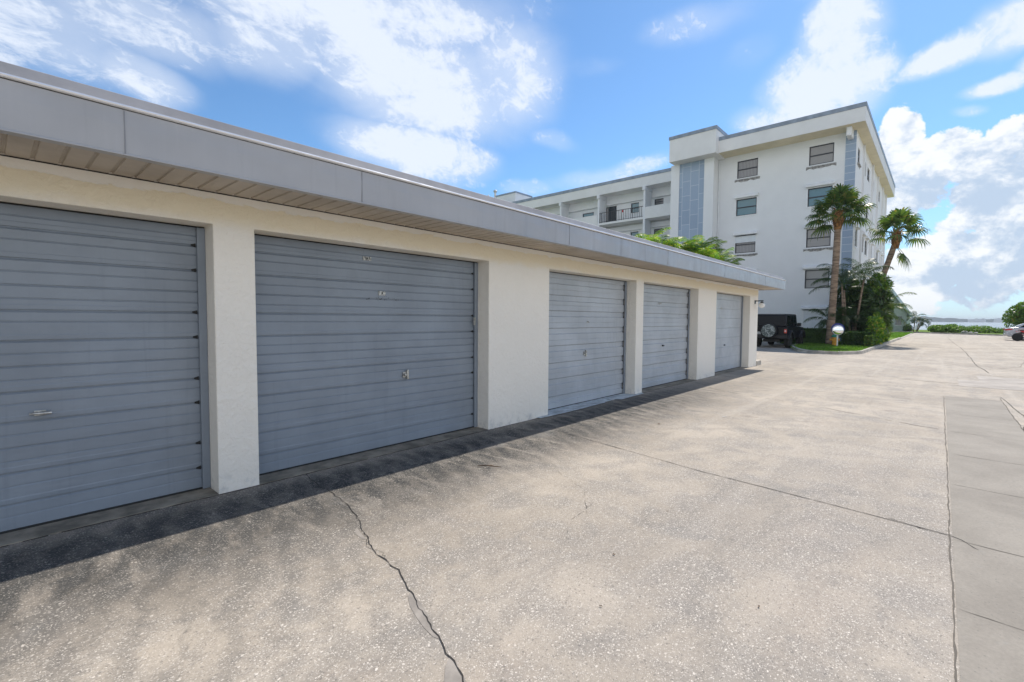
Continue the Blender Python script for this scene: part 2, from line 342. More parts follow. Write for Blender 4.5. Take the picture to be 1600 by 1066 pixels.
M['shore_leaf'] = leaf('shore_leaf', (.07, .14, .03), (.17, .26, .06), .35, .5)
M['grass_blade'] = leaf('grass_blade', (.07, .15, .02), (.16, .27, .04), .35, .6)
M['trunk'] = varied('palm_bark', (.26, .185, .13), .95, amt=.35, scale=6, bump=.8, bscale=14, bdist=.03)
m, t, b = mat('ringed_palm_bark', rough=.95); p = pos(t); x, y, z = t.sep(p)
ring = t.noise(t.map(p, scale=(1.2, 1.2, 9)), 1.6, 4, .6, .4)
col = t.mix(t.ramp(ring, .35, .65), (.15, .105, .075), (.34, .25, .18))
t.setin(b.inputs['Base Color'], col); t.setin(b.inputs['Normal'], t.bump(ring, .8, .04)); M['ring_trunk'] = m
M['boot'] = varied('palm_boots', (.30, .15, .055), .9, amt=.4, scale=9, bump=.8, bscale=20, bdist=.03)
M['twig'] = varied('twig_bark', (.16, .11, .075), .95, amt=.3, scale=8)
m, t, b = mat('lawn', rough=.95, spec=.1); p = pos(t)
col = t.mix(t.ramp(t.noise(p, 1.6, 6, .7), .3, .7), (.10, .17, .03), (.20, .29, .055))
col = t.mix(t.ramp(t.noise(p, 30, 5, .8), .4, .7, 0, .5), col, (.06, .11, .02))
t.setin(b.inputs['Base Color'], col); t.setin(b.inputs['Normal'], t.bump(t.noise(p, 60, 3), .8, .03)); M['lawn'] = m
M['soil'] = varied('mulch', (.10, .075, .05), .95, amt=.35, scale=8, bump=.6)
m, t, b = mat('bay_water', (.10, .16, .20), .18, spec=.6); p = pos(t)
t.setin(b.inputs['Normal'], t.bump(t.noise(t.map(p, scale=(1, .35, 1)), 1.2, 4, .6), .5, .12)); M['water'] = m
M['far_trees'] = varied('far_shore_trees', (.07, .11, .08), .95, amt=.3, scale=.02)
M['far_wall'], _, _ = mat('far_building_paint', (.6, .6, .58), .8)
M['green_roof'] = varied('green_metal_roof', (.13, .18, .155), .5, amt=.1)
M['sage'] = varied('sage_siding', (.36, .42, .38), .8, amt=.06)
M['rock'] = varied('shore_rock', (.34, .33, .31), .9, amt=.3, scale=3, bump=.8, bscale=6, bdist=.05)
# vehicles
M['jeep_paint'] = varied('black_car_paint', (.006, .007, .010), .35, .0, amt=.1, spec=.2)
M['black_plastic'] = varied('black_plastic', (.012, .012, .013), .6, amt=.15, scale=8)
M['tyre'] = varied('tyre_rubber', (.016, .016, .016), .85, amt=.2, scale=20)
M['car_glass'], _, _ = mat('tinted_glass', (.006, .008, .011), .12, spec=.15)
M['red_lens'], _, _ = mat('red_lens', (.45, .012, .012), .15, spec=.8)
M['white_lens'], _, _ = mat('clear_lens', (.7, .7, .72), .15)
m, t, b = mat('camouflage_cover', rough=.6); p = pos(t)
col = t.mix(t.ramp(t.noise(p, 7, 4, .6, 1.2), .42, .50), (.24, .27, .26), (.07, .09, .085))
col = t.mix(t.ramp(t.noise(t.map(p, loc=(4, 1, 2)), 8, 4, .6, 1.2), .55, .6), col, (.40, .42, .41)); t.setin(b.inputs['Base Color'], col); M['camo'] = m
M['silver_paint'] = varied('silver_car_paint', (.50, .52, .56), .25, .5, amt=.03)
M['alloy'] = varied('alloy_wheel', (.55, .55, .56), .3, .8, amt=.1)
M['red_paint'], _, _ = mat('red_paint', (.50, .02, .02), .25)
M['chrome'], _, _ = mat('chrome', (.8, .8, .8), .08, 1.)
M['mirror'], _, _ = mat('mirror_glass', (.92, .93, .94), .02, 1.)
M['blue_plastic'] = varied('blue_plastic', (.02, .04, .22), .4, amt=.1)
M['white_post'] = varied('white_post', (.74, .74, .72), .5, amt=.08, scale=5)
M['yellow_paint'] = varied('yellow_hydrant_paint', (.70, .34, .03), .5, amt=.12, scale=9)
M['green_paint'] = varied('green_hydrant_paint', (.02, .22, .13), .45, amt=.12, scale=9)

# ------------------------------------------------------------------ mesh helpers
COL = sc.collection


class MB:
    def __init__(s): s.v = []; s.f = []; s.m = []; s.cur = 0
    def quad(s, *pts):
        i = len(s.v); s.v += [tuple(p) for p in pts]; s.f.append(tuple(range(i, i+len(pts)))); s.m.append(s.cur); return s
    def box(s, x0, x1, y0, y1, z0, z1, mtx=None):
        c = [(x, y, z) for z in (z0, z1) for y in (y0, y1) for x in (x0, x1)]
        if mtx is not None: c = [tuple(mtx @ Vector(p)) for p in c]
        i = len(s.v); s.v += c
        for f in ((0, 2, 3, 1), (4, 5, 7, 6), (0, 1, 5, 4), (2, 6, 7, 3), (0, 4, 6, 2), (1, 3, 7, 5)):
            s.f.append(tuple(i+k for k in f)); s.m.append(s.cur)
        return s
    def prism(s, poly, axis, a, b, mtx=None):
        """poly of 2D points extruded along axis ('x': poly is (y,z); 'y': (x,z); 'z': (x,y))"""
        def P(u, v, k): return {'x': (k, u, v), 'y': (u, k, v), 'z': (u, v, k)}[axis]
        n = len(poly); i = len(s.v)
        pts = [P(u, v, a) for u, v in poly]+[P(u, v, b) for u, v in poly]
        if mtx is not None: pts = [tuple(mtx @ Vector(p)) for p in pts]
        s.v += pts
        s.f.append(tuple(i+k for k in range(n))); s.f.append(tuple(i+n+k for k in reversed(range(n)))); s.m += [s.cur]*2
        for k in range(n):
            s.f.append((i+k, i+(k+1) % n, i+n+(k+1) % n, i+n+k)); s.m.append(s.cur)
        return s
    def tube(s, pts, rad, n=10, cap=True):
        pts = [Vector(p) for p in pts]
        if not isinstance(rad, (list, tuple)): rad = [rad]*len(pts)
        rings = []
        for k, p in enumerate(pts):
            d = (pts[min(k+1, len(pts)-1)]-pts[max(k-1, 0)]).normalized()
            a = d.cross(Vector((0, 0, 1)) if abs(d.z) < .9 else Vector((1, 0, 0))).normalized(); c = d.cross(a)
            i = len(s.v); s.v += [tuple(p+(a*math.cos(2*math.pi*j/n)+c*math.sin(2*math.pi*j/n))*rad[k]) for j in range(n)]; rings.append(i)
        for r0, r1 in zip(rings, rings[1:]):
            for j in range(n): s.f.append((r0+j, r0+(j+1) % n, r1+(j+1) % n, r1+j)); s.m.append(s.cur)
        if cap:
            s.f.append(tuple(rings[0]+j for j in reversed(range(n)))); s.f.append(tuple(rings[-1]+j for j in range(n))); s.m += [s.cur]*2
        return s
    def lathe(s, prof, n=24, mtx=None):
        """profile of (radius, height) round z"""
        i = len(s.v); pts = []
        for r, h in prof: pts += [(r*math.cos(2*math.pi*j/n), r*math.sin(2*math.pi*j/n), h) for j in range(n)]
        if mtx is not None: pts = [tuple(mtx @ Vector(p)) for p in pts]
        s.v += pts
        for k in range(len(prof)-1):
            for j in range(n): s.f.append((i+k*n+j, i+k*n+(j+1) % n, i+(k+1)*n+(j+1) % n, i+(k+1)*n+j)); s.m.append(s.cur)
        s.f.append(tuple(i+j for j in reversed(range(n)))); s.f.append(tuple(i+(len(prof)-1)*n+j for j in range(n))); s.m += [s.cur]*2
        return s
    def grid_wall(s, P, us, vs, holes, depth):
        """wall in a plane with holes; P(u, v, d) gives the 3D point at depth d behind the face"""
        us = sorted(set(us)); vs = sorted(set(vs))
        for a, b in zip(us, us[1:]):
            for c, d in zip(vs, vs[1:]):
                um, vm = (a+b)/2, (c+d)/2
                if any(h[0] < um < h[1] and h[2] < vm < h[3] for h in holes): continue
                s.quad(P(a, c, 0), P(b, c, 0), P(b, d, 0), P(a, d, 0))
        for u0, u1, v0, v1 in holes:
            s.quad(P(u0, v0, 0), P(u0, v1, 0), P(u0, v1, depth), P(u0, v0, depth))
            s.quad(P(u1, v1, 0), P(u1, v0, 0), P(u1, v0, depth), P(u1, v1, depth))
            s.quad(P(u0, v1, 0), P(u1, v1, 0), P(u1, v1, depth), P(u0, v1, depth))
            s.quad(P(u1, v0, 0), P(u0, v0, 0), P(u0, v0, depth), P(u1, v0, depth))
        return s
    def build(s, name, m, parent=None, bevel=0., smooth=False, merge=False):
        me = bpy.data.meshes.new(name); me.from_pydata([tuple(v) for v in s.v], [], s.f)
        mats = m if isinstance(m, (list, tuple)) else [m]
        for k in mats: me.materials.append(M[k])
        if len(mats) > 1: me.polygons.foreach_set('material_index', s.m)
        o = bpy.data.objects.new(name, me); COL.objects.link(o)
        if parent is not None: attach(o, parent)
        if merge or bevel:
            import bmesh
            b_ = bmesh.new(); b_.from_mesh(me); bmesh.ops.remove_doubles(b_, verts=b_.verts, dist=1e-4)
            bmesh.ops.recalc_face_normals(b_, faces=b_.faces); b_.to_mesh(me); b_.free()
        if bevel:
            md = o.modifiers.new('bevel', 'BEVEL'); md.width = bevel; md.segments = 2; md.limit_method = 'ANGLE'; md.angle_limit = R(35)
        if smooth:
            me.polygons.foreach_set('use_smooth', [True]*len(me.polygons))
            if smooth != 'all': me.set_sharp_from_angle(angle=R(40))
        return o


def wloc(o):
    v = Vector(o.location)
    return v if o.parent is None else v+wloc(o.parent)


def attach(o, parent):
    """mesh coordinates are world coordinates: cancel the parents' translation"""
    o.parent = parent; o.location = -wloc(parent)


def tag(o, label=None, cat=None, group=None, kind=None):
    for k, v in (('label', label), ('category', cat), ('group', group), ('kind', kind)):
        if v: o[k] = v
    return o


def thing(name, loc, label, cat, group=None):
    o = bpy.data.objects.new(name, None); o.empty_display_size = .3; COL.objects.link(o); o.location = loc
    return tag(o, label, cat, group)


def local(o, parent):
    """mesh coordinates are local to the parent"""
    o.parent = parent; o.location = (0, 0, 0); return o


def struct(name, mb, m, **kw):
    return tag(mb.build(name, m, **kw), kind='structure')


rnd = random.Random(7)

# ------------------------------------------------------------------ ground
g = MB(); g.quad((-80, -200, -.03), (104, -200, -.03), (104, 200, -.03), (-80, 200, -.03)); struct('ground', g, 'lawn')
g = MB()
g.quad((-40, -60, 0), (64, -60, 0), (66, -20, 0), (68, -8, 0), (70.4, -4.9, 0), (74.5, 0, 0), (77.5, 2.44, 0), (49.5, 2.44, 0), (27.6, 2.56, 0), (25.87, 2.56, 0), (25.0, 2.9, 0), (24.4, 3.5, 0), (24.55, 4.25, 0), (25.5, 4.95, 0), (28.2, 5.75, 0), (35.5, 6.0, 0), (35.5, 40, 0), (-40, 40, 0))
struct('parking_pavement', g, 'concrete')
g = MB(); g.quad((-30, -.865, .002), (12.45, -.865, .002), (12.45, -.11, .002), (-30, -.11, .002)); struct('drainage_strip', g, 'strip')
g = MB(); g.quad((14.6, -2.9, .004), (17.6, -2.9, .004), (17.6, -.75, .004), (16.2, -.75, .004), (16.2, -.35, .004), (14.6, -.35, .004)); struct('pavement_patch', g, 'patch')


def crack(pts, width, z=.0035, jit=.02, sub=.05, m='crack', name='pavement_crack', seed=1, gap=0.):
    r = random.Random(seed); P = []
    for a, b in zip(pts, pts[1:]):
        a = Vector((*a, 0)); b = Vector((*b, 0)); n = max(1, int((b-a).length/sub))
        for k in range(n): P.append(a.lerp(b, k/n))
    P.append(Vector((*pts[-1], 0)))
    off = 0; mb = MB(); L = []; Rr = []
    for k, p in enumerate(P):
        d = (P[min(k+1, len(P)-1)]-P[max(0, k-1)]).normalized(); n = Vector((-d.y, d.x, 0))
        off = off*.75+r.uniform(-jit, jit); wd = width*r.uniform(.35, 1.25)*(0.15 if k in (0, len(P)-1) else 1)
        q = p+n*off+d*r.uniform(-jit, jit)*.5
        L.append(q+n*wd/2); Rr.append(q-n*wd/2)
    for k in range(len(P)-1):
        if r.random() < gap: continue
        mb.quad((L[k].x, L[k].y, z), (Rr[k].x, Rr[k].y, z), (Rr[k+1].x, Rr[k+1].y, z), (L[k+1].x, L[k+1].y, z))
    return struct(name, mb, m)


crack([(2.02, 4.3), (1.93, 4.28), (1.86, 3.9), (1.84, 3.47), (1.76, 3.1), (1.605, 2.66), (1.55, 2.45), (1.53, 2.23), (1.394, 1.82), (1.295, 1.53), (1.23, 1.36), (1.02, .9), (.85, .2), (.5, -.1)], .0065, jit=.009, sub=.03, seed=3)
crack([(1.64, 2.80), (1.58, 2.62), (1.55, 2.40)], .0035, jit=.014, sub=.02, seed=8)
crack([(4.98, 4.30), (4.965, 4.0), (4.53, 1.62), (4.336, -.11)], .008, jit=.003, sub=.06, name='pavement_joint', seed=4)
crack([(4.40, .25), (4.30, -.12), (4.18, -.24)], .007, jit=.010, sub=.03, seed=5)
crack([(-6, -.105), (12.45, -.09)], .009, jit=.003, sub=.05, m='joint', name='pavement_joint', seed=6)
crack([(12.46, -.08), (12.5, -.88), (12.6, -2.2)], .012, jit=.006, m='joint', name='pavement_joint', seed=7)
crack([(12.9, -.875), (9.9, -.868), (8.0, -.868), (-6, -.87)], .014, jit=.006, m='joint', name='pavement_joint', seed=9)
crack([(13.0, -.9), (10.4, -1.0), (9.2, -.87)], .014, jit=.006, name='pavement_joint', seed=10)
for i, X in enumerate((2.2, 3.238, 4.261, 5.714, 7.024, 8.471, 10.1, 11.3)):
    crack([(X, -.12), (X-.06, -.86)], .008, jit=.003, m='joint', name='pavement_joint', seed=20+i)
crack([(11.0, 4.2), (10.3, 3.6), (9.95, 3.22), (9.6, 2.2), (9.21, 1.27), (8.75, .4), (8.535, -.08)], .012, jit=.02, sub=.08, seed=30, gap=.15)
crack([(12.6, 2.6), (12.3, 1.5), (11.5, .5), (11.18, -.09)], .012, jit=.02, m='joint', seed=31, gap=.3)
crack([(17.5, 3.2), (16.6, 1.9), (15.3, .4), (14.6, -.5)], .015, jit=.02, m='joint', sub=.1, seed=32, gap=.2)
crack([(60, -.45), (45, -.65), (33.4, -.88), (21.4, -.92), (18.9, -1.05)], .022, jit=.012, sub=.2, name='pavement_joint', seed=33)
crack([(30, -2.9), (22, -1.9), (20.2, -1.05)], .02, jit=.02, m='joint', sub=.2, seed=34, gap=.2)
crack([(18.6, -2.0), (16.9, -1.7), (14.8, -1.5)], .02, jit=.006, name='pavement_joint', seed=35)
crack([(18.5, .4), (18.2, -.6), (17.7, -1.6), (17.6, -3.2)], .02, jit=.02, m='joint', seed=36, sub=.1)
crack([(7.1, 4.32), (6.9, 3.3), (6.5, 2.9)], .003, jit=.012, m='joint', seed=37, gap=.3)
crack([(3.65, 2.75), (3.35, 2.2), (2.95, 1.9)], .003, jit=.008, sub=.03, m='joint', seed=38, gap=.35)
crack([(3.3, 2.0), (2.7, 1.9), (2.45, 1.75)], .003, jit=.008, sub=.03, m='joint', seed=39, gap=.35)
crack([(23.5, 5.5), (23.2, 4.8), (23.6, 4.2), (24.0, 3.0)], .02, jit=.04, sub=.1, m='joint', seed=40, gap=.2)
crack([(-2, 4.30), (16.4, 4.30)], .014, jit=.004, sub=.06, name='pavement_joint', seed=41, gap=.1)
for X, s_ in ((15.4, 50), (22.0, 51), (29.0, 52), (37., 53), (46, 54), (57, 55)):
    crack([(X, 2.3), (X-1.0, -8)], .03, jit=.01, sub=.3, m='joint', name='pavement_joint', seed=s_)
# grey filler beside the main crack
for pts in ([(1.465, 2.03), (1.43, 1.90), (1.395, 1.80), (1.34, 1.66), (1.325, 1.625), (1.315, 1.66), (1.325, 1.74), (1.345, 1.82), (1.38, 1.93), (1.425, 2.01)], [(1.30, 1.52), (1.27, 1.44), (1.245, 1.37), (1.20, 1.27), (1.13, 1.12), (1.04, .93), (1.02, .96), (1.03, 1.05), (1.08, 1.2), (1.12, 1.31), (1.17, 1.41), (1.235, 1.48)], [(1.665, 2.94), (1.64, 2.84), (1.615, 2.74), (1.60, 2.76), (1.61, 2.86), (1.64, 2.92)]):
    g = MB(); g.quad(*[(x, y, .0015) for x, y in pts]); struct('crack_filler_patch', g, 'filler')

# kerb + planted island beside the apartment block
kerb_path = [(36.2, 6.35), (31.0, 6.15), (28.23, 5.79), (26.8, 5.4), (25.5, 4.99), (24.75, 4.6), (24.4, 4.2), (24.25, 3.7), (24.4, 3.2), (24.94, 2.83), (25.4, 2.6), (25.87, 2.49), (27.6, 2.476), (33, 2.44), (41.5, 2.407), (49.5, 2.35)]


def kerb(path, name, wd=.15, h=.13):
    mb = MB(); L = []; Q = [Vector((*p, 0)) for p in path]
    for k, p in enumerate(Q):
        d = (Q[min(k+1, len(Q)-1)]-Q[max(0, k-1)]).normalized(); n = Vector((d.y, -d.x, 0))
        L.append((p, p-n*wd))
    for (a, b), (c, d) in zip(L, L[1:]):
        t0, t1 = Vector((0, 0, h)), Vector((0, 0, -.02))
        ins = (b-a)*.15
        mb.quad(a+t1, c+t1, c+ins+t0, a+ins+t0); mb.quad(a+ins+t0, c+ins+t0, d+t0, b+t0); mb.quad(b+t0, d+t0, d+t1, b+t1)
    return struct(name, mb, 'kerb', smooth=False)


kerb(kerb_path, 'kerb')
g = MB(); g.quad(*[(x+.1, y+.1, .10) for x, y in kerb_path[:-1]], (49.5, 2.5, .10), (49.5, 4.4, .10), (37.5, 4.4, .1), (37.5, 6.4, .1)); struct('grass_island', g, 'lawn')
kerb([(49.5, 2.35), (60, 2.38), (72, 2.42)], 'kerb', h=.05)
g = MB(); g.quad((49.5, 2.45, .03), (78, 2.45, .03), (78, 30, .03), (58.7, 30, .03), (58.7, 4.3, .03), (49.5, 4.3, .03)); struct('lawn', g, 'lawn')
kerb([(79.5, 5.0), (77.6, 2.5), (74.5, 0), (70.4, -4.9), (68, -8), (66, -20), (64, -60)][::-1], 'kerb', h=.14)
g = MB(); g.quad((79.6, 5.2, .05), (104, 5.2, .05), (104, -60, .05), (64.4, -60, .05), (66.4, -20, .05), (68.3, -8, .05), (70.7, -5, .05), (74.7, -.2, .05)); struct('lawn', g, 'lawn')
g = MB(); g.quad((98, -3000, -.9), (9000, -9000, -.9), (9000, 9000, -.9), (98, 3000, -.9)); struct('water', g, 'water')
g = MB(); g.quad((104, -200, -.031), (108, -200, -1.0), (108, 200, -1.0), (104, 200, -.031)); struct('shore_bank', g, 'soil')

# grass tufts
def grass(name, n, area, z, h, seed):
    r = np.random.default_rng(seed); vs = []; fs = []
    c = 0
    while c < n:
        x, y = area(r)
        if x is None: continue
        a = r.uniform(0, 6.28); hh = h*r.uniform(.5, 1.3); wd = .018; lean = r.uniform(-.05, .05, 2)
        i = len(vs); dx_, dy_ = math.cos(a)*wd, math.sin(a)*wd
        vs += [(x-dx_, y-dy_, z), (x+dx_, y+dy_, z), (x+lean[0], y+lean[1], z+hh)]; fs.append((i, i+1, i+2)); c += 1
    mb = MB(); mb.v = vs; mb.f = fs; mb.m = [0]*len(fs)
    return tag(mb.build(name, 'grass_blade'), kind='stuff')


def isl(r):
    x, y = r.uniform(24.3, 36), r.uniform(2.55, 6)
    k = min((math.hypot(x-a, y-b), i) for i, (a, b) in enumerate(kerb_path))
    inside = y < 3.4+(x-24.3)*.95 and y > 3.3-(x-24.3)*.5 and y > 2.6 and y < 5+(x-25.5)*.25
    return (x, y) if inside else (None, None)
tag(grass('grass', 9000, isl, .10, .06, 1), 'short green grass growing on the small kerbed island', 'grass')
tag(grass('grass', 5000, lambda r: (r.uniform(49.6, 77), r.uniform(2.55, 4.2)), .03, .08, 2), 'bright green grass of the roadside lawn', 'grass')

# ------------------------------------------------------------------ garage building
W, J = 4.32, 4.55
doors = [(-7.0, -4.2), (-1.572, 1.222), (1.531, 4.328), (5.592, 8.300), (8.596, 11.410), (12.642, 15.548)]
doors[0] = (-5.6, -2.82)
gar = thing('garage_building', (5, 7, 0), 'long low cream stucco garage row with blue-grey doors and a flat metal-edged roof', 'garage')
ZT = 2.185
mb = MB()
holes = [(a, b, 0.0, ZT) for a, b in doors]
P = lambda u, v, d: (u, W+d, v)
xs = [-8, 16.37]+[k for h_ in holes for k in h_[:2]]
mb.grid_wall(P, xs, [0, ZT, 2.47], holes, .42)
mb.quad((16.37, W, 0), (16.37, 10.6, 0), (16.37, 10.6, 2.47), (16.37, W, 2.47))
mb.quad((-8, 10.6, 0), (-8, W, 0), (-8, W, 2.47), (-8, 10.6, 2.47)); mb.quad((16.37, 10.6, 0), (-8, 10.6, 0), (-8, 10.6, 2.47), (16.37, 10.6, 2.47))
wall = mb.build('wall', 'stucco', gar, bevel=.008)
# soffit: metal panels with a groove every 0.128 m
mb = MB(); X = -8.6; FY = 3.715; XE = 17.02
while X < XE-.05:
    x1 = min(X+.128, XE-.004)
    e = .016
    for (a, za), (b_, zb) in (((X, 2.436), (x1-e*1.6, 2.436)), ((x1-e*1.6, 2.436), (x1-e*1.2, 2.447)), ((x1-e*1.2, 2.447), (x1-e*.3, 2.447)), ((x1-e*.3, 2.447), (x1, 2.436))):
        mb.quad((a, W+.02, za), (b_, W+.02, zb), (b_, FY, zb), (a, FY, za))
    X += .128
sof = mb.build('soffit', 'soffit', gar)
mb = MB(); mb.box(-8.5, 16.99, W-.008, W-.001, 2.428, 2.434); mb.build('soffit_trim', 'dark_gap', gar)
mb = MB(); mb.quad((16.37, 4.3, 2.437), (XE-.004, 4.3, 2.437), (XE-.004, 11, 2.437), (16.37, 11, 2.437)); mb.build('soffit', 'soffit', gar)
# roof edge, bead, stop strip, roof surface
mb = MB()
prof = [(FY-.008, 2.424), (FY-.008, 2.432), (FY, 2.436), (FY-.004, 2.60), (FY, 2.695), (FY+.06, 2.70), (FY+.06, 2.424)]
mb.prism(prof, 'x', -8.7, XE)
mb.box(XE-.06, XE+.002, FY+.061, 11.1, 2.424, 2.70)
fas = mb.build('fascia', 'fascia_metal', gar)
for X in (-2.45, .591, 2.18, 5.23, 8.3, 11.35, 14.715, 16.1):
    seam = MB(); seam.box(X-.003, X+.0025, FY-.0055, FY-.001, 2.437, 2.69); attach(seam.build('seam', 'seam'), fas)

mb = MB(); mb.tube([(x_, FY-.010+.0015*math.sin(x_*1.7), 2.712+.002*math.sin(x_*1.1)) for x_ in np.linspace(-8.7, XE+.01, 60)], .011, 8)
mb.box(-8.7, XE+.012, FY-.004, FY+.07, 2.701, 2.712)
mb.box(XE-.05, XE+.015, FY+.072, 11.1, 2.701, 2.720); mb.build('drip_edge', 'bead', gar, smooth=True)
mb = MB(); mb.prism([(FY+.035, 2.713), (FY+.05, 2.80), (FY+.062, 2.806), (FY+.16, 2.80), (FY+.16, 2.713)], 'x', -8.7, XE-.03)
mb.box(XE-.16, XE-.03, FY+.161, 11.0, 2.721, 2.80); mb.build('gravel_stop', 'strip_metal', gar)
mb = MB(); mb.box(-8.65, XE-.161, FY+.162, 11.0, 2.70, 2.78); mb.build('roof', 'roof_gravel', gar)

STRONG = {'a': [2.03, 1.828, 1.485, 1.281, .94, .739, .40, .19], 'b': None}


def profile(kind):
    """list of (z, inset)"""
    P = [(.02, 0)]
    if kind == 'a':
        marks = [(zz, .013, .011) for zz in STRONG['a']]
        for zz in (1.655, 1.11, .57): marks.append((zz, .010, .008))
        for zz in (1.955, 1.745, 1.565, 1.41, 1.195, 1.02, .86, .655, .48, .31, .11, 2.11): marks.append((zz, .0065, .006))
        marks.sort()
        for zz, dp, hw in marks:
            P += [(zz-hw-.006, 0), (zz-hw*.3, dp), (zz+hw*.35, dp), (zz+hw*.5, -.002 if dp > .01 else 0)]
            if dp > .01: P += [(zz+hw+.022, -.003), (zz+hw+.03, 0)]
    elif kind == 'b':
        for c in (.17, .45, .706, .98, 1.26, 1.54, 1.79, 2.06):
            P += [(c-.062, 0), (c-.046, .020), (c+.030, .020), (c+.046, 0)]
            P += [(c+.12, 0), (c+.126, .004), (c+.132, 0)] if c < 2 else []
    else:
        for c in (.14, .40, .68, .95, 1.22, 1.50, 1.76, 2.02):
            P += [(c-.012, 0), (c-.004, .010), (c+.004, .010), (c+.008, 0)]
            P += [(c+.08, 0), (c+.087, .004), (c+.094, 0)]
    P += [(ZT+.02, 0)]
    return P


def garage_door(a, b, kind, seed, label, label_z=None):
    r = random.Random(seed)
    mb = MB(); pr_ = profile(kind); x0, x1 = a+.03, b-.03
    segs = np.linspace(x0, x1, 9); off = [0]+[r.uniform(-.003, .003) for _ in range(7)]+[0]
    for (z0, d0), (z1, d1) in zip(pr_, pr_[1:]):
        for k in range(8):
            mb.quad((segs[k], J+d0+off[k], z0), (segs[k+1], J+d0+off[k+1], z0), (segs[k+1], J+d1+off[k+1], z1), (segs[k], J+d1+off[k], z1))
    mb.cur = 1
    for c in ({'a': STRONG['a'], 'b': [k+e_ for k in (.17, .45, .706, .98, 1.26, 1.54, 1.79, 2.06) for e_ in (-.054, .04)], 'c': []}[kind]):
        q = b-.064; mb.quad((q-.035, J-.0035, c-.006), (q, J-.0035, c-.018), (q, J-.0035, c+.016), (q-.035, J-.0035, c+.005))
    d = mb.build('garage_door', ['door' if kind == 'a' else 'door_b', 'dark_gap'], gar)
    if label: d['label'] = label
    me = d.data
    for p_ in me.polygons: p_.use_smooth = False
    mb = MB()
    for q0, q1 in ((a, a+.035), (b-.06, b)):
        mb = MB(); mb.box(q0+.001, q1-.001, J-.03, J-.012, .01, ZT-.012); attach(mb.build('door_guide', 'door', None, bevel=.003), d)
    mb = MB(); mb.box(x0, x1, J-.006, J+.03, .004, .0195); attach(mb.build('bottom_seal', 'rubber'), d)
    mb = MB(); mb.box(a+.002, b-.002, J-.014, J-.002, ZT-.011, ZT-.002); attach(mb.build('head_trim', 'dark_gap'), d)
    return d


def handle(d, x, z, kind):
    mb = MB()
    if kind == 'lever':
        mb.box(x-.005, x+.018, J-.035, J-.004, z-.055, z+.055); mb.box(x-.05, x-.006, J-.016, J-.003, z-.035, z+.03)
        mb.tube([(x-.03, J-.02, z), (x-.03, J-.05, z)], .014, 10)
    elif kind == 'tee':
        mb.tube([(x-.055, J-.045, z+.003), (x+.055, J-.045, z)], [.008, .011], 10); mb.tube([(x, J-.003, z), (x, J-.045, z)], .012, 10)
        mb.box(x-.03, x+.03, J-.009, J-.003, z-.018, z+.018)
    else:
        mb.tube([(x, J-.003, z), (x, J-.03, z)], .018, 10); mb.box(x-.012, x+.045, J-.04, J-.03, z-.012, z+.008)
    attach(mb.build('handle', 'steel' if kind != 'knob' else 'black_metal', bevel=.002), d)


def plate(d, x, z, wd, h, lines=1):
    mb = MB(); mb.box(x-wd/2, x+wd/2, J-.008, J-.002, z-h/2, z+h/2)
    pl = mb.build('number_plate', 'label_white'); attach(pl, d)
    mb = MB()
    mb.box(x-.008, x+.008, J-.010, J-.0082, z-h*.25, z+h*.25); attach(mb.build('mark', 'ink'), pl)


dl = ['blue-grey ribbed door', None]
D = [garage_door(*doors[0], 'a', 1, None), garage_door(*doors[1], 'a', 2, None), garage_door(*doors[2], 'a', 3, None), garage_door(*doors[3], 'b', 4, 'deeply ribbed paler door with dark rib ends'), garage_door(*doors[4], 'b', 5, 'deeply ribbed paler door with dark rib ends'), garage_door(*doors[5], 'c', 6, 'finely ribbed pale lilac grey door')]
handle(D[1], .22, .784, 'tee'); handle(D[2], 3.21, .80, 'lever'); handle(D[3], 6.91, .86, 'lever'); handle(D[4], 9.97, .876, 'knob'); handle(D[5], 13.98, .74, 'knob')
plate(D[2], 2.90, 1.715, .085, .045); plate(D[2], 2.72, 2.075, .10, .04); plate(D[3], 6.99, 1.40, .07, .035); plate(D[4], 9.84, 1.80, .09, .04); plate(D[5], 13.7, 1.78, .09, .04)
# dark streaky rust spots under the plate
mb = MB(); r = random.Random(3)
for k in range(26):
    x = 2.90+r.gauss(0, .10); z = 1.655+r.gauss(0, .010); s_ = r.uniform(.001, .004); mb.quad((x-s_*1.6, J-.0045, z-s_), (x+s_*1.6, J-.0045, z-s_), (x+s_*1.4, J-.0045, z+s_), (x-s_, J-.0045, z+s_))
rs = mb.build('rust_spots', 'ink'); rs['kind'] = 'stuff'; attach(rs, D[2])
# lock hasp on the guide of the second door
mb = MB(); mb.box(4.235, 4.262, J-.05, J-.031, 1.36, 1.46); mb.tube([(4.25, J-.05, 1.44), (4.25, J-.062, 1.44)], .008, 8); attach(mb.build('hasp', 'steel'), D[2])
# aprons inside each opening
for i, (a, b) in enumerate(doors):
    mb = MB(); mb.box(a+.004, b-.004, W-.005, J+.3, -.01, .006 if i != 3 else .010)
    o = mb.build('threshold', 'painted_apron' if i == 3 else 'apron', gar)
mb = MB(); mb.v = []; mb.quad((5.3, 4.315, .013), (5.32, 4.24, .013), (6.1, 4.22, .013), (7.1, 4.25, .013), (7.25, 4.315, .013)); mb.build('threshold', 'painted_apron', gar)
mb = MB(); mb.quad((7.5, 4.315, .013), (7.6, 4.20, .013), (8.5, 4.23, .013), (8.58, 4.315, .013)); mb.build('threshold', 'painted_apron', gar)
# step block at the end
mb = MB(); mb.box(16.38, 16.85, 4.30, 4.75, -.01, .15); o = mb.build('concrete_step', 'kerb', bevel=.01)
tag(o, 'small rough concrete step against the far end wall of the garage row', 'step')
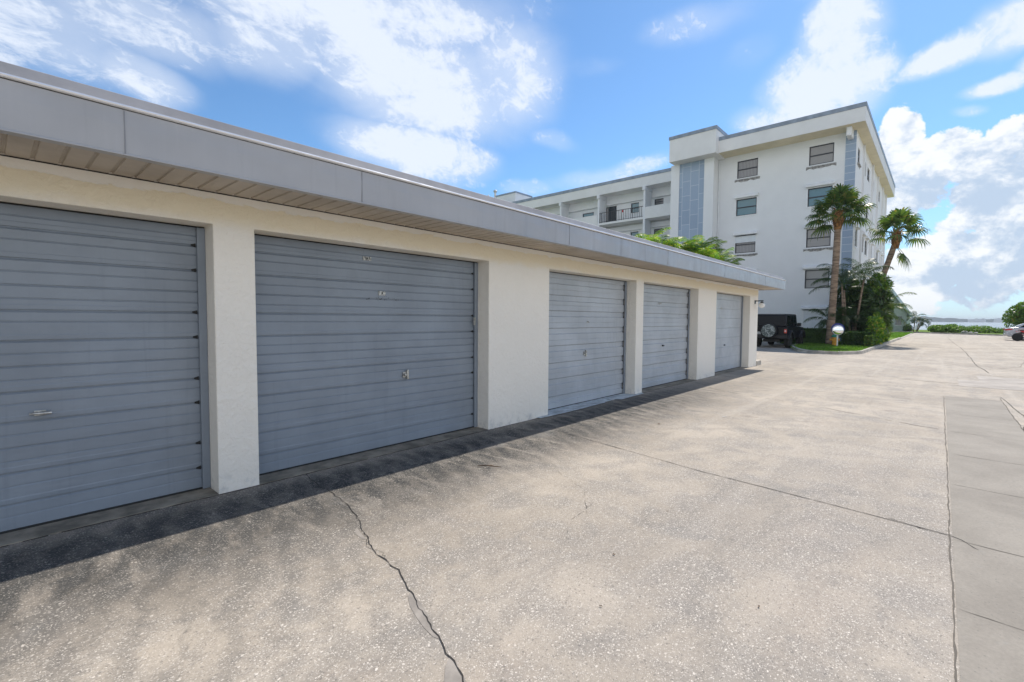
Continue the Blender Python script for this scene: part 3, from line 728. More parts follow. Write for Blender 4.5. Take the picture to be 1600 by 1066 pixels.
# wall lamp
lampo = thing('wall_lamp', (16.05, W, 2.02), 'black bracket lamp with a white globe at the far end of the garage wall', 'lamp')
mb = MB(); mb.box(15.985, 16.065, W-.02, W-.001, 1.955, 2.065); mb.box(16.01, 16.04, W-.24, W-.02, 2.03, 2.06); mb.lathe([(.03, 2.02), (.045, 2.0), (.05, 1.985)], 16, Matrix.Translation((16.025, W-.2, 0))); mb.build('bracket', 'black_metal', lampo)
mb = MB(); mb.lathe([(.012+.078*math.sin(a), 1.91-.078*math.cos(a)) for a in np.linspace(.1, 2.9, 12)], 18, Matrix.Translation((16.025, W-.2, 0))); mb.build('globe', 'globe', lampo, smooth='all')

# debris on the yard
def dry_leaf(x, y, s_, rz, lab, m='twig'):
    mb = MB(); n = 7; pts = []
    for k in range(n):
        t_ = k/(n-1); wd = s_*.22*math.sin(math.pi*(t_*.9+.05)); zz = .0045+s_*.12*abs(t_-.5)**1.3
        pts.append(((t_-.5)*s_, wd, zz))
    for (a, w0, z0), (b_, w1, z1) in zip(pts, pts[1:]):
        mb.quad((a, 0, z0), (b_, 0, z1), (b_, w1, z1+.002), (a, w0, z0+.002)); mb.quad((a, 0, z0), (a, -w0, z0+.002), (b_, -w1, z1+.002), (b_, 0, z1))
    o = mb.build('dry_leaf', m); o.location = (x, y, 0); o.rotation_euler = (0, 0, rz)
    return tag(o, lab, 'leaf', 'dry leaves scattered on the yard')
mb = MB(); mb.tube([(3.16, 3.30, .012), (3.19, 3.24, .022), (3.22, 3.20, .022), (3.27, 3.15, .014), (3.29, 3.11, .012)], [.004, .006, .007, .005, .002], 6); mb.tube([(3.22, 3.2, .02), (3.25, 3.215, .02), (3.28, 3.2, .014)], [.005, .004, .002], 6)
tag(mb.build('twig', 'twig'), 'short curved brown twig lying just outside the garage shadow', 'twig')
dry_leaf(6.2, 2.85, .06, .6, 'dark dry leaf on the yard before the third garage door'); dry_leaf(7.33, 2.35, .07, 2.0, 'pale scrap of leaf on the yard, farthest from the camera', 'label_white')
dry_leaf(2.54, 1.44, .024, 1.1, 'curled brown leaf in the open middle of the foreground concrete'); dry_leaf(3.4, 1.48, .018, 2.6, 'tiny dark leaf left of the long pavement joint')
dry_leaf(2.57, .63, .020, .2, 'small dark leaf near the right foreground, closest to the grey drainage strip'); dry_leaf(2.03, 1.22, .018, 1.9, 'small dark leaf at the bottom of the photo, right of the long crack')

# ------------------------------------------------------------------ apartment block
A = 37.53; SY = 4.43
apt = thing('apartment_building', (45, 12, 0), 'five-storey white apartment block with blue tile strips and a flat overhanging roof', 'building')


def window(parent, axis, plane, u0, u1, v0, v1, glassm, frame='frame_dark', hood=False, sill=False, casing=True, drop=0., rail=True, tag_=None):
    """axis 'x': window in a plane of constant x facing -x, u = y ; axis 'y': constant y facing -y, u = x"""
    def bx(mb, a, b, c, d, d0, d1):   # d0 nearer the viewer (negative = proud)
        if axis == 'x': mb.box(plane+d0, plane+d1, a, b, c, d)
        else: mb.box(a, b, plane+d0, plane+d1, c, d)
    f = .055; mb = MB()
    bx(mb, u0, u0+f, v0, v1, .05, .12); bx(mb, u1-f, u1, v0, v1, .05, .12); bx(mb, u0+f, u1-f, v0, v0+f, .05, .12); bx(mb, u0+f, u1-f, v1-f, v1, .05, .12)
    if rail: bx(mb, u0+f, u1-f, (v0+v1)/2-.03, (v0+v1)/2+.03, .04, .119)
    wn_ = mb.build('window', frame, parent)
    mb = MB(); bx(mb, u0+f*.5, u1-f*.5, v0+f*.5, v1-f*.5, .095, .115); attach(mb.build('pane', glassm), wn_)
    if casing:
        mb = MB(); c = .09
        bx(mb, u0-c, u0-.001, v0-c, v1+c, -.03, .04); bx(mb, u1+.001, u1+c, v0-c, v1+c, -.03, .04); bx(mb, u0, u1, v0-c, v0-.001, -.03, .04)
        attach(mb.build('casing', 'trim_white'), wn_)
    if drop:
        mb = MB(); bx(mb, u0, u1, v1-drop, v1+.06, .0, .035)
        attach(mb.build('shutter', 'shutter'), wn_)
    if hood:
        mb = MB()
        if axis == 'x': mb.prism([(plane-.02, v1+.07), (plane-.2, v1+.07), (plane-.22, v1+.16), (plane-.14, v1+.30), (plane-.001, v1+.32), (plane-.001, v1+.07)], 'y', u0-.14, u1+.14) if False else mb.prism([(plane-.22, v1+.07), (plane-.22, v1+.2), (plane-.15, v1+.29), (plane-.001, v1+.31), (plane-.001, v1+.07)], 'y', u0-.13, u1+.13)
        else:
            mb.prism([(plane-.22, v1+.07), (plane-.22, v1+.2), (plane-.15, v1+.29), (plane-.001, v1+.31), (plane-.001, v1+.07)], 'x', u0-.13, u1+.13)
        attach(mb.build('shutter_box', 'trim_white', bevel=.01), wn_)
    if sill:
        mb = MB(); r = random.Random(int(u0*100+v0*10)); n = 9; us = np.linspace(u0-.16, u1+.16, n); low = [v0-.10-r.choice((.06, .10, .16, .2)) for _ in range(n)]
        for k in range(n-1):
            a, b_ = us[k], us[k+1]
            if axis == 'x': mb.prism([(a, v0-.091), (b_, v0-.091), (b_, low[k+1]), (a, low[k])], 'x', plane-.012, plane-.002)
            else: mb.prism([(a, v0-.091), (b_, v0-.091), (b_, low[k+1]), (a, low[k])], 'y', plane-.012, plane-.002)
        bx(mb, u0-.12, u1+.12, v0-.16, v0-.092, -.09, -.013)
        attach(mb.build('sill', 'sill'), wn_)
    return wn_


FL = 2.75
front = []
for c, (ya, yb) in enumerate(((10.2, 11.6), (5.62, 7.02))):
    front += [(ya, yb, 11.88, 13.13, c, 0), (ya, yb, 9.14, 10.34, c, 1), (ya, yb, 6.39, 7.63, c, 2), (ya, yb, 3.63, 4.87, c, 3), (ya, yb, .90, 2.14, c, 4)]
side = []
for rI, (z0, z1) in enumerate(((11.86, 12.78), (9.1, 10.05), (6.38, 7.5), (3.65, 4.75), (.95, 2.0))):
    for xa, xb in ((38.45, 39.4), (41.7, 42.9), (43.75, 45.1), (47.5, 48.4), (52.0, 53.25), (56.0, 56.8)): side.append((xa, xb, z0-(.0 if xa < 52 else 0), z1, rI))
mb = MB()
holes = [(a, b, c, d) for a, b, c, d, _, _ in front]
mb.grid_wall(lambda u, v, d: (A+d, u, v), [SY, 12.92]+[k for h_ in holes for k in h_[:2]], [0, 13.6]+[k for h_ in holes for k in h_[2:]], holes, .12)
holes = [(a, b, c, d) for a, b, c, d, _ in side]
mb.grid_wall(lambda u, v, d: (u, SY+d, v), [A, 58.6]+[k for h_ in holes for k in h_[:2]], [0, 13.6]+[k for h_ in holes for k in h_[2:]], holes, .12)
mb.quad((58.6, SY, 0), (58.6, 15.9, 0), (58.6, 15.9, 13.6), (58.6, SY, 13.6)); mb.quad((A, 15.9, 0), (58.6, 15.9, 0), (58.6, 15.9, 13.6), (A, 15.9, 13.6))
# pilasters on the long side
for xp in (41.0, 46.6, 50.6, 55.0, 58.3): mb.box(xp, xp+.22, SY-.12, SY-.001, 0, 13.6)
mb.build('wall', 'tower_white', apt)
for a, b, c, d, cI, rI in front:
    if rI == 0: window(apt, 'x', A, a, b, c, d, 'glass_grey' if cI == 0 else 'glass_blind', sill=True, casing=False)
    elif rI == 1: window(apt, 'x', A, a, b, c, d, 'glass_blue', hood=True)
    elif rI == 2: window(apt, 'x', A, a, b, c, d, 'glass_grey' if cI == 0 else 'glass_blind', frame='frame_dark', hood=True, sill=True, drop=.47 if cI == 0 else 0)
    elif rI == 3: window(apt, 'x', A, a, b, c, d, 'glass_blind', hood=True)
    else: window(apt, 'x', A, a, b, c, d, 'glass_dark', hood=True, drop=1.22, rail=False)
for a, b, c, d, rI in side: window(apt, 'y', SY, a, b, c, d, 'glass_grey' if (int(a)+rI) % 3 else 'glass_dark', hood=rI in (2, 3, 4), casing=rI > 1, sill=rI == 0 and a < 40)
mb = MB(); mb.box(36.1, 60.0, 3.85, 15.9, 13.6, 14.46)
mb.build('fascia', 'fascia_white', apt)
mb = MB(); mb.quad((36.13, 3.88, 13.596), (59.97, 3.88, 13.596), (59.97, 13, 13.596), (36.13, 13, 13.596)); mb.build('soffit', 'soffit_cream', apt)
mb = MB(); mb.box(36.07, 60.03, 3.82, 15.92, 14.461, 14.72); mb.build('coping', 'coping', apt)
mb = MB(); mb.box(A-.03, A-.002, SY+.001, 5.0, 0, 13.59); mb.build('corner_tile_strip', 'tile_corner', apt)
mb = MB(); mb.box(36.5, A-.031, 4.58, 4.86, 13.05, 13.594); mb.build('roof_bracket', 'trim_white', apt, bevel=.02)
mb = MB(); mb.tube([(A-.06, 12.86, 0), (A-.06, 12.86, 13.55)], .05, 8); mb.build('downpipe', 'trim_white', apt)
# stair tower
mb = MB(); mb.box(36.45, 42, 12.92, 13.62, 0, 13.5); mb.box(36.45, 42, 15.53, 16.2, 0, 13.5); mb.box(36.62, 42, 13.621, 15.529, 0, 13.5)
mb.build('tower_wall', 'tower_white', apt)
mb = MB(); mb.box(36.50, 36.61, 13.625, 15.525, 0, 13.49); mb.build('tower_tile_panel', 'tile_tower', apt)
mb = MB(); mb.box(35.5, 41, 12.48, 15.95, 13.501, 15.16); mb.build('tower_head', 'fascia_white', apt)
mb = MB(); mb.box(35.45, 41.05, 12.43, 16.0, 15.161, 15.40); mb.build('coping', 'coping', apt)
# walkway wing
B = 40.6
mb = MB(); mb.box(B, 52, 15.96, 47, 13.6, 14.46); mb.build('fascia', 'fascia_white', apt)
mb = MB(); mb.box(B-.05, 52, 15.96, 47.05, 14.462, 14.74); mb.build('coping', 'coping', apt)
BW = B+1.6
wing_open = []
for k in range(5):
    dz = -k*FL
    wing_open += [(26.93, 28.3, 11.62+dz, 12.46+dz), (24.3, 25.57, 10.85+dz, 12.70+dz), (21.87, 22.72, 11.72+dz, 12.66+dz), (19.43, 20.31, 12.14+dz, 12.66+dz), (32.0, 33.2, 11.7+dz, 12.6+dz), (36.5, 37.5, 10.86+dz, 12.7+dz)]
wing_open = [o_ for o_ in wing_open if o_[2] > .2]
mb = MB(); mb.grid_wall(lambda u, v, d: (BW+d, u, v), [16.2, 47]+[k for h_ in wing_open for k in h_[:2]], [0, 13.6]+[k for h_ in wing_open for k in h_[2:]], wing_open, .12)
mb.quad((BW, 47, 0), (52, 47, 0), (52, 47, 13.6), (BW, 47, 13.6))
mb.build('wing_wall', 'tower_white', apt)
mb = MB()
for k in range(5):
    z = 13.05-k*FL
    mb.box(BW-.25, BW-.002, 16.2, 46.9, z-.25, z+.2 if k else 13.599)
mb.build('wall_beam', 'tower_white', apt)
for k in range(1, 5):
    zt = 13.6-k*FL
    mb = MB(); mb.box(B+.02, BW-.001, 16.2, 46.95, zt-.2, zt); mb.build('walkway_slab', 'fascia_white', apt)
    for ya, yb in ((16.2, 20.45), (25.55, 29.9), (30.2, 34.5), (34.8, 46.9)):
        mb = MB(); mb.box(B+.021, B+.15, ya, yb, zt+.001, zt+.86); mb.build('parapet', 'fascia_white', apt)
    rl = MB()
    rl.box(B+.05, B+.09, 20.6, 25.5, zt+.95, zt+1.0); rl.box(B+.05, B+.09, 20.6, 25.5, zt+.06, zt+.09)
    ys = np.linspace(20.64, 25.46, 27)
    for j, yy in enumerate(ys): rl.box(B+.055, B+.085, yy-(.022 if j % 6 == 0 else .011), yy+(.022 if j % 6 == 0 else .011), zt+.001, zt+.95)
    rl.build('railing', 'black_metal', apt)
for i, yy in enumerate((20.45, 25.3, 29.9, 34.5, 39.3, 44)):
    mb = MB(); mb.box(B+.01, BW-.3, yy, yy+.2, 0, 13.25); mb.box(B-.12, BW-.26, yy-.04, yy+.24, 13.251, 13.598); mb.build('column', 'tower_white', apt)
for k, (u0, u1, v0, v1) in enumerate(wing_open):
    window(apt, 'x', BW, u0, u1, v0, v1, 'glass_blue' if k % 6 in (0, 2) else ('glass_dark' if k % 6 != 3 else 'glass_grey'), casing=(k % 6 == 2), rail=k % 6 not in (1, 5))
mb = MB(); mb.box(BW-.03, BW-.003, 23.3, 24.0, 11.4, 12.25); sg = mb.build('notice_board', 'trim_white', apt)
mb = MB(); mb.box(BW-.04, BW-.031, 23.5, 23.72, 11.95, 12.16); attach(mb.build('notice', 'red_paint'), sg)
# parts on the roof of the wing
mb = MB(); mb.box(42.0, 45, 37.6, 40.8, 14.741, 16.2); mb.build('penthouse', 'fascia_white', apt)
mb = MB(); mb.box(41.95, 45.05, 37.55, 40.85, 16.201, 16.38); mb.build('coping', 'coping', apt)
for yy, rr_, hh in ((41.4, .22, 17.0), (42.6, .10, 16.6)):
    mb = MB(); mb.tube([(42.5, yy, 14.74), (42.5, yy, hh)], rr_*.6, 10); mb.lathe([(rr_, hh+.001), (rr_*1.15, hh+.15), (rr_*.3, hh+.3)], 12, Matrix.Translation((42.5, yy, 0))); mb.build('vent_pipe', 'steel', apt)

# ------------------------------------------------------------------ foliage builders
def leaves(n, centre, size, wh, seed, shape='ellipsoid', clump=0, flat=.0):
    """leaf-sized quads through a volume; returns MB"""
    r = np.random.default_rng(seed); c = np.array(centre); s_ = np.array(size)
    if clump:
        q = r.normal(size=(clump, 3)); q /= np.linalg.norm(q, axis=1)[:, None]; q *= r.uniform(.35, .95, (clump, 1))
        if shape == 'box': q = r.uniform(-.85, .85, (clump, 3))
        idx = r.integers(0, clump, n); pts = q[idx]+r.normal(size=(n, 3))*(.24 if shape != 'box' else .3)
        ln = np.linalg.norm(pts, axis=1); pts /= np.maximum(1, ln/1.08)[:, None]
    elif shape == 'box':
        pts = r.uniform(-1, 1, (n, 3)); ax = r.integers(0, 3, n); sg_ = r.choice([-1, 1], n)
        pts[np.arange(n), ax] = sg_*r.uniform(.80, 1.0, n)*(1+r.normal(size=n)*.05)
        pts[:, 2] = np.where(ax == 2, abs(pts[:, 2]), pts[:, 2])
    else:
        q = r.normal(size=(n, 3)); q /= np.linalg.norm(q, axis=1)[:, None]; pts = q*r.uniform(.5, 1, (n, 1))**.5
    pts = c+pts*s_
    pts = pts[pts[:, 2] > .05]; n = len(pts)
    a = r.normal(size=(n, 3)); a /= np.linalg.norm(a, axis=1)[:, None]
    up = r.normal(size=(n, 3)); up[:, 2] += flat; b_ = np.cross(a, up); b_ /= np.linalg.norm(b_, axis=1)[:, None]
    L = wh[0]*r.uniform(.6, 1.4, (n, 1)); Wd = wh[1]*r.uniform(.6, 1.3, (n, 1))
    V = np.stack([pts-a*L, pts+b_*Wd, pts+a*L, pts-b_*Wd], 1).reshape(-1, 3)
    mb = MB(); mb.v = V.tolist(); mb.f = [(4*i, 4*i+1, 4*i+2, 4*i+3) for i in range(n)]; mb.m = [0]*n
    return mb


def fan_leaf(mb, base, az_, el_, pet, rad, r, droop=.35, n=22):
    """costapalmate fan leaf"""
    d = Vector((math.cos(az_)*math.cos(el_), math.sin(az_)*math.cos(el_), math.sin(el_)))
    sd = Vector((-math.sin(az_), math.cos(az_), 0)); upv = sd.cross(d)*-1 if False else d.cross(sd)*-1
    tip = base+d*pet-Vector((0, 0, pet*.12))
    wd = .018
    mb.quad(base-sd*wd, base+sd*wd, tip+sd*wd*.6, tip-sd*wd*.6)
    mb.quad(base-upv*wd, base+upv*wd, tip+upv*wd*.6, tip-upv*wd*.6)
    for k in range(n):
        a = (k/(n-1)-.5)*R(255); ll = rad*(1-.28*abs(a/R(127))**2)*r.uniform(.88, 1.1)
        ray_ = (d*math.cos(a)+sd*math.sin(a)); fold = upv*(.20*abs(math.sin(a)))
        ray_ = (ray_+fold).normalized()
        p0 = tip; p1 = tip+ray_*ll*.55-Vector((0, 0, droop*ll*.08)); p2 = tip+ray_*ll*.83-Vector((0, 0, droop*ll*.40)); p3 = tip+ray_*ll*.95-Vector((0, 0, droop*ll*.85*r.uniform(.6, 1.3)))
        pr_ = ray_.cross(upv).normalized(); w1 = ll*.062
        mb.quad(p0-pr_*w1*.3, p0+pr_*w1*.3, p1+pr_*w1, p1-pr_*w1); mb.quad(p1-pr_*w1, p1+pr_*w1, p2+pr_*w1*.55, p2-pr_*w1*.55); mb.quad(p2-pr_*w1*.55, p2+pr_*w1*.55, p3)


def frond(mb, base, az_, el_, L, r, n=34, ll=.42, arch=1.0, wid=.022, hang=.38):
    """pinnate frond with leaflets on both sides of an arching rachis"""
    pts = []; p = Vector(base); e_ = el_; st = L/14
    for k in range(15):
        pts.append(p.copy()); d = Vector((math.cos(az_)*math.cos(e_), math.sin(az_)*math.cos(e_), math.sin(e_))); p = p+d*st; e_ -= arch*(.05+.012*k)
    sd = Vector((-math.sin(az_), math.cos(az_), 0))
    for a, b_ in zip(pts, pts[1:]): mb.quad(a-sd*.014, a+sd*.014, b_+sd*.011, b_-sd*.011)
    for k in range(n):
        t_ = .16+.84*k/(n-1); f = t_*14; i = min(13, int(f)); q = pts[i].lerp(pts[i+1], f-i); d = (pts[i+1]-pts[i]).normalized()
        up_ = sd.cross(d); l_ = ll*(math.sin(math.pi*min(1, t_*.86+.1))**.6)*r.uniform(.85, 1.1)
        for s_ in (-1, 1):
            v = (sd*s_*.85+d*.62+up_*.32*r.uniform(.2, 1.2)).normalized(); m_ = q+v*l_*.55; e2 = q+v*l_-Vector((0, 0, l_*hang*r.uniform(.5, 1.4)))
            pw = d*wid
            mb.quad(q-pw*.5, q+pw*.5, m_+pw*.8, m_-pw*.8); mb.quad(m_-pw*.8, m_+pw*.8, e2)


def sabal(name, path, r0, r1, crown_r, label, seed, nleaf=34, group=None, boots=True, droopmax=104, pet=.75, rad=.72, extra=()):
    r = random.Random(seed); path = [Vector(p) for p in path]
    root = thing(name, path[0], label, 'palm tree', group)
    # smooth the path
    pts = []; n = len(path)
    for k in range(n-1):
        p0 = path[max(0, k-1)]; p1 = path[k]; p2 = path[k+1]; p3 = path[min(n-1, k+2)]
        for j in range(8):
            t_ = j/8; pts.append(.5*((2*p1)+(-p0+p2)*t_+(2*p0-5*p1+4*p2-p3)*t_*t_+(-p0+3*p1-3*p2+p3)*t_**3))
    pts.append(path[-1])
    rad_ = [r0+(r1-r0)*k/(len(pts)-1)+(.05*math.exp(-k*.6)) + r.uniform(-.006, .006) for k in range(len(pts))]
    mb = MB(); mb.tube(pts, rad_, 14); mb.build('trunk', 'ring_trunk', root, smooth='all')
    top = path[-1]; dirn = (pts[-1]-pts[-4]).normalized()
    if boots:
        mb = MB(); mb.tube([top-dirn*.75, top-dirn*.45, top-dirn*.1, top+dirn*.22, top+dirn*.42], [r1*1.05, r1*1.35, r1*1.65, r1*1.45, r1*.6], 12)
        for k in range(46):
            a = k*2.4; hh = -.6+.95*k/46; rr_ = r1*(1.15+.55*min(1, (hh+.6)/.5)); b0 = top+dirn*hh; o_ = Vector((math.cos(a), math.sin(a), 0))
            sd = Vector((-math.sin(a), math.cos(a), 0)); b1 = b0+o_*rr_; b2 = b1+o_*.10+Vector((0, 0, .16))
            mb.quad(b1-sd*.055, b1+sd*.055, b2+sd*.03, b2-sd*.03); mb.quad(b1-sd*.055-o_*.03, b2-sd*.03, b2+sd*.03, b1+sd*.055-o_*.03)
        mb.build('leaf_boots', 'boot', root)
    mb = MB()
    for k in range(nleaf):
        t_ = k/(nleaf-1); el_ = R(84)-t_*R(droopmax)+r.uniform(-.12, .12); az_ = k*2.399+r.uniform(-.25, .25)
        fan_leaf(mb, top+dirn*(.30-.15*t_), az_, el_, pet*crown_r*r.uniform(.8, 1.15), rad*crown_r*r.uniform(.85, 1.12), r, droop=.35+.35*t_)
    for az_, el_, b_ in extra: fan_leaf(mb, Vector(b_), az_, el_, pet*crown_r*.6, rad*crown_r*.8, r, droop=.7)
    mb.build('crown', 'palm_leaf', root)
    return root


# palms by the block
sabal('cabbage_palm', [(32.2, 4.68, .05), (32.2, 4.60, 2.6), (32.18, 4.53, 4.9), (32.18, 4.5, 7.3)], .19, .155, 1.0, 'tall straight cabbage palm in front of the block corner, behind the yellow hydrant', 11, nleaf=38, pet=.95, rad=.76, group='cabbage palms by the apartment block')
sabal('cabbage_palm', [(37.4, 3.45, .05), (37.6, 3.28, 1.8), (37.85, 3.08, 3.3), (38, 2.75, 4.6), (38, 2.32, 6.25), (38.0, 2.26, 6.7)], .17, .15, 1.0, 'leaning cabbage palm with a bent trunk, right of the block against the sky', 12, nleaf=19, droopmax=92, pet=1.0, rad=.86, group='cabbage palms by the apartment block', extra=[(-1.9, -.9, (38.0, 2.2, 6.1)), (-1.2, -1.0, (38, 2.2, 6.0))])


def areca(name, x, y, h, nst, label, seed, m='areca_leaf', L=2.2, stem=1.0, group=None, z0=.05, n=30, ll=.5, tiltmin=25, wid=.018, archk=1., hang=.38):
    r = random.Random(seed); root = thing(name, (x, y, z0), label, 'palm tree', group)
    tr = MB(); cr = MB()
    for s_ in range(nst):
        a = r.uniform(0, 6.28); rr_ = r.uniform(.05, .45) if nst > 1 else 0; hh = h*r.uniform(.62, 1.0)*stem
        p0 = Vector((x+rr_*math.cos(a), y+rr_*math.sin(a), z0)); p1 = p0+Vector((math.cos(a)*.4*hh/3, math.sin(a)*.4*hh/3, hh*.98)) if nst > 1 else p0+Vector((0, 0, hh))
        tr.tube([p0, p0.lerp(p1, .5)+Vector((0, 0, .1)), p1], [.07, .055, .045], 7)
        nf = r.randint(9, 12)
        for k in range(nf):
            t_ = k/(nf-1); frond(cr, p1+Vector((0, 0, .05)), k*2.4+r.uniform(-.3, .3), R(80-(80-tiltmin)*t_)+r.uniform(-.1, .1), L*r.uniform(.8, 1.15), r, n=n, arch=r.uniform(.8, 1.3)*archk, ll=ll, wid=wid, hang=hang)
    tr.build('trunk', 'ring_trunk', root, smooth='all'); cr.build('crown', m, root)
    return root


grp = 'areca palms behind the garage row'
areca('areca_palm', 28.3, 15.6, 5.2, 4, 'small areca palm tip at the left end of the clump above the garage roof', 21, group=grp, L=1.8, tiltmin=52, n=30, ll=.62, wid=.026, archk=.9, hang=.22)
areca('areca_palm', 28.0, 14.1, 5.8, 6, 'tallest bright green areca palm above the garage roof, left of the tile panel foot', 22, group=grp, L=1.9, tiltmin=52, n=30, ll=.62, wid=.026, archk=.9, hang=.22)
areca('areca_palm', 27.6, 12.7, 5.4, 5, 'bright areca palm above the garage roof at the middle of the clump', 23, group=grp, L=1.9, tiltmin=52, n=30, ll=.62, wid=.026, archk=.9, hang=.22)
areca('areca_palm', 28.4, 11.5, 5.3, 6, 'arching areca palm above the garage roof, right of the clump centre', 24, group=grp, L=1.9, tiltmin=52, n=30, ll=.62, wid=.026, archk=.9, hang=.22)
areca('areca_palm', 28.6, 10.4, 4.7, 5, 'yellowish areca palm at the right end of the clump above the garage roof', 25, group=grp, L=1.6, tiltmin=45, n=28, ll=.55, wid=.022, archk=.75, hang=.14)
areca('areca_palm', 36.0, 29.3, 11.2, 2, 'tall palm whose tip shows before the left walkways of the wing', 26, m='dark_leaf', L=1.7)
areca('date_palm', 34.2, 4.05, 3.9, 3, 'slender arching palm in front of the corner tile strip, behind the straight palm trunk', 27, m='dark_leaf', L=2.0, ll=.42)
areca('date_palm', 39.2, 2.75, 3.3, 1, 'small drooping palm beside the leaning trunk', 28, m='palm_leaf', L=1.8, ll=.42, tiltmin=-5)
areca('date_palm', 33.0, 4.95, 1.9, 1, 'low drooping palm left of the straight trunk, before the white shutter', 29, m='dark_leaf', L=1.3, ll=.35, tiltmin=-10)


def bush(name, c, s_, n, wh, label, seed, m='bush_leaf', clump=26, cat='shrub', group=None, trunk=True, flat=.4, shape='ellipsoid'):
    root = thing(name, (c[0], c[1], .05), label, cat, group)
    leaves(n, c, s_, wh, seed, shape, clump, flat).build('foliage', m, root)
    if trunk:
        r = random.Random(seed); mb = MB()
        for k in range(6):
            a = r.uniform(0, 6.28); mb.tube([(c[0]+.1*math.cos(a), c[1]+.1*math.sin(a), .03), (c[0]+.3*s_[0]*math.cos(a), c[1]+.3*s_[1]*math.sin(a), c[2]*.8), (c[0]+.6*s_[0]*math.cos(a), c[1]+.6*s_[1]*math.sin(a), c[2]+s_[2]*.4)], [.04, .025, .01], 6)
        mb.build('stems', 'twig', root)
    return root


grp = 'shrubs at the corner of the apartment block'
bush('shrub', (35.2, 3.95, 2.1), (1.1, .95, 1.7), 4200, (.20, .055), 'dense dark green shrub under the corner tile strip', 41, 'dark_leaf', group=grp)
bush('shrub', (37.0, 3.15, 2.3), (1.5, .85, 1.6), 4200, (.17, .06), 'tall dark mixed shrub between the two cabbage palms', 42, 'dark_leaf', group=grp)
bush('shrub', (40.8, 3.2, 1.5), (1.6, .7, 1.3), 3200, (.17, .06), 'dark leafy shrub right of the leaning palm', 43, 'dark_leaf', group=grp)
bush('shrub', (36.4, 2.85, 3.55), (1.2, .55, .75), 1300, (.13, .05), 'yellow-green leafy shrub top catching the sun before the side wall', 44, 'bush_leaf', group=grp, clump=14)
bush('shrub', (33.6, 2.75, .95), (1.6, .42, .95), 3000, (.10, .045), 'sunlit light green shrub at the kerb edge', 45, 'areca_leaf', group=grp)
bush('shrub', (38.5, 2.85, .85), (2.2, .42, .85), 2600, (.11, .05), 'sunlit green shrub farther along the kerb', 46, 'bush_leaf', group=grp)
areca('pygmy_palm', 33.9, 3.7, 1.5, 3, 'dark low palm fronds behind the round traffic mirror', 47, m='dark_leaf', L=1.7, ll=.4, tiltmin=-10)
areca('pygmy_palm', 35.6, 3.0, 1.9, 3, 'green palm fronds spreading over the kerb shrubs', 48, m='palm_leaf', L=1.6, ll=.4, tiltmin=-10)


def hedge(c, s_, n, label, seed, m='hedge_leaf', wh=(.05, .025), name='hedge', group=None):
    root = thing(name, (c[0], c[1], .05), label, 'hedge', group)
    leaves(n, c, s_, wh, seed, 'box').build('foliage', m, root)
    mb = MB(); mb.box(c[0]-s_[0]*.86, c[0]+s_[0]*.86, c[1]-s_[1]*.86, c[1]+s_[1]*.86, .03, c[2]+s_[2]*.84); mb.build('branches', 'hedge_leaf', root)
    return root


hedge((33.2, 6.1, .52), (.5, 1.45, .45), 6000, 'dark clipped hedge below the white shutter, right of the black car', 51)
hedge((33.0, 3.35, .45), (1.5, .72, .40), 7000, 'dark clipped hedge right of the round mirror', 52)
hedge((31.6, 2.78, .35), (.8, .18, .33), 1500, 'low hedge corner beside the kerb', 53, m='bush_leaf')

# ------------------------------------------------------------------ hydrant, mirror
hyd = thing('fire_hydrant', (30.9, 4.27, .1), 'yellow fire hydrant with a green top on the grass island', 'hydrant')
T = Matrix.Translation((30.9, 4.27, 0))
mb = MB(); mb.lathe([(.17, .08), (.17, .12), (.115, .13), (.11, .50), (.15, .51), (.15, .545), (.13, .55)], 18, T)
mb.build('barrel', 'yellow_paint', hyd, smooth=True)
for d_ in (-1, 1):
    mb = MB(); mb.tube([(30.9, 4.27+d_*.10, .42), (30.9, 4.27+d_*.19, .42)], .058, 12); mb.tube([(30.9, 4.27+d_*.19, .42), (30.9, 4.27+d_*.22, .42)], .072, 8); mb.build('hose_outlet', 'yellow_paint', hyd)
mb = MB(); mb.tube([(30.8, 4.27, .40), (30.70, 4.27, .40)], .075, 12); mb.tube([(30.70, 4.27, .40), (30.67, 4.27, .40)], .09, 8); mb.build('steamer_outlet', 'yellow_paint', hyd)
mb = MB(); mb.lathe([(.155, .551), (.15, .60), (.12, .67), (.07, .71), (.035, .72), (.035, .77), (.03, .775)], 18, T); mb.build('bonnet', 'green_paint', hyd, smooth=True)

mir = thing('traffic_mirror', (30.2, 4.05, .1), 'round convex traffic mirror with a blue hood on a white post', 'mirror')
mb = MB(); mb.box(30.17, 30.23, 4.02, 4.08, .0, .90); mb.build('post', 'white_post', mir, bevel=.006)
face = Vector((-.93, -.33, .02)).normalized()
Mx = Matrix.Translation((30.12, 4.03, .955)) @ face.to_track_quat('Z', 'Y').to_matrix().to_4x4()
mb = MB(); mb.lathe([(.245*math.sin(a), .05*math.cos(a)) for a in np.linspace(1.57, .02, 14)], 40, Mx); mb.build('mirror_face', 'mirror', mir, smooth='all')
mb = MB(); mb.lathe([(.262, -.03), (.266, .0), (.262, .012), (.246, .010), (.246, -.005)], 40, Mx); mb.build('rim', 'white_post', mir, smooth=True)
mb = MB(); mb.lathe([(.30, .0), (.31, .02), (.27, -.04), (.12, -.12), (.02, -.13)], 40, Mx @ Matrix.Translation((.0, .06, -.05))); mb.build('back_shell', 'blue_plastic', mir, smooth=True)

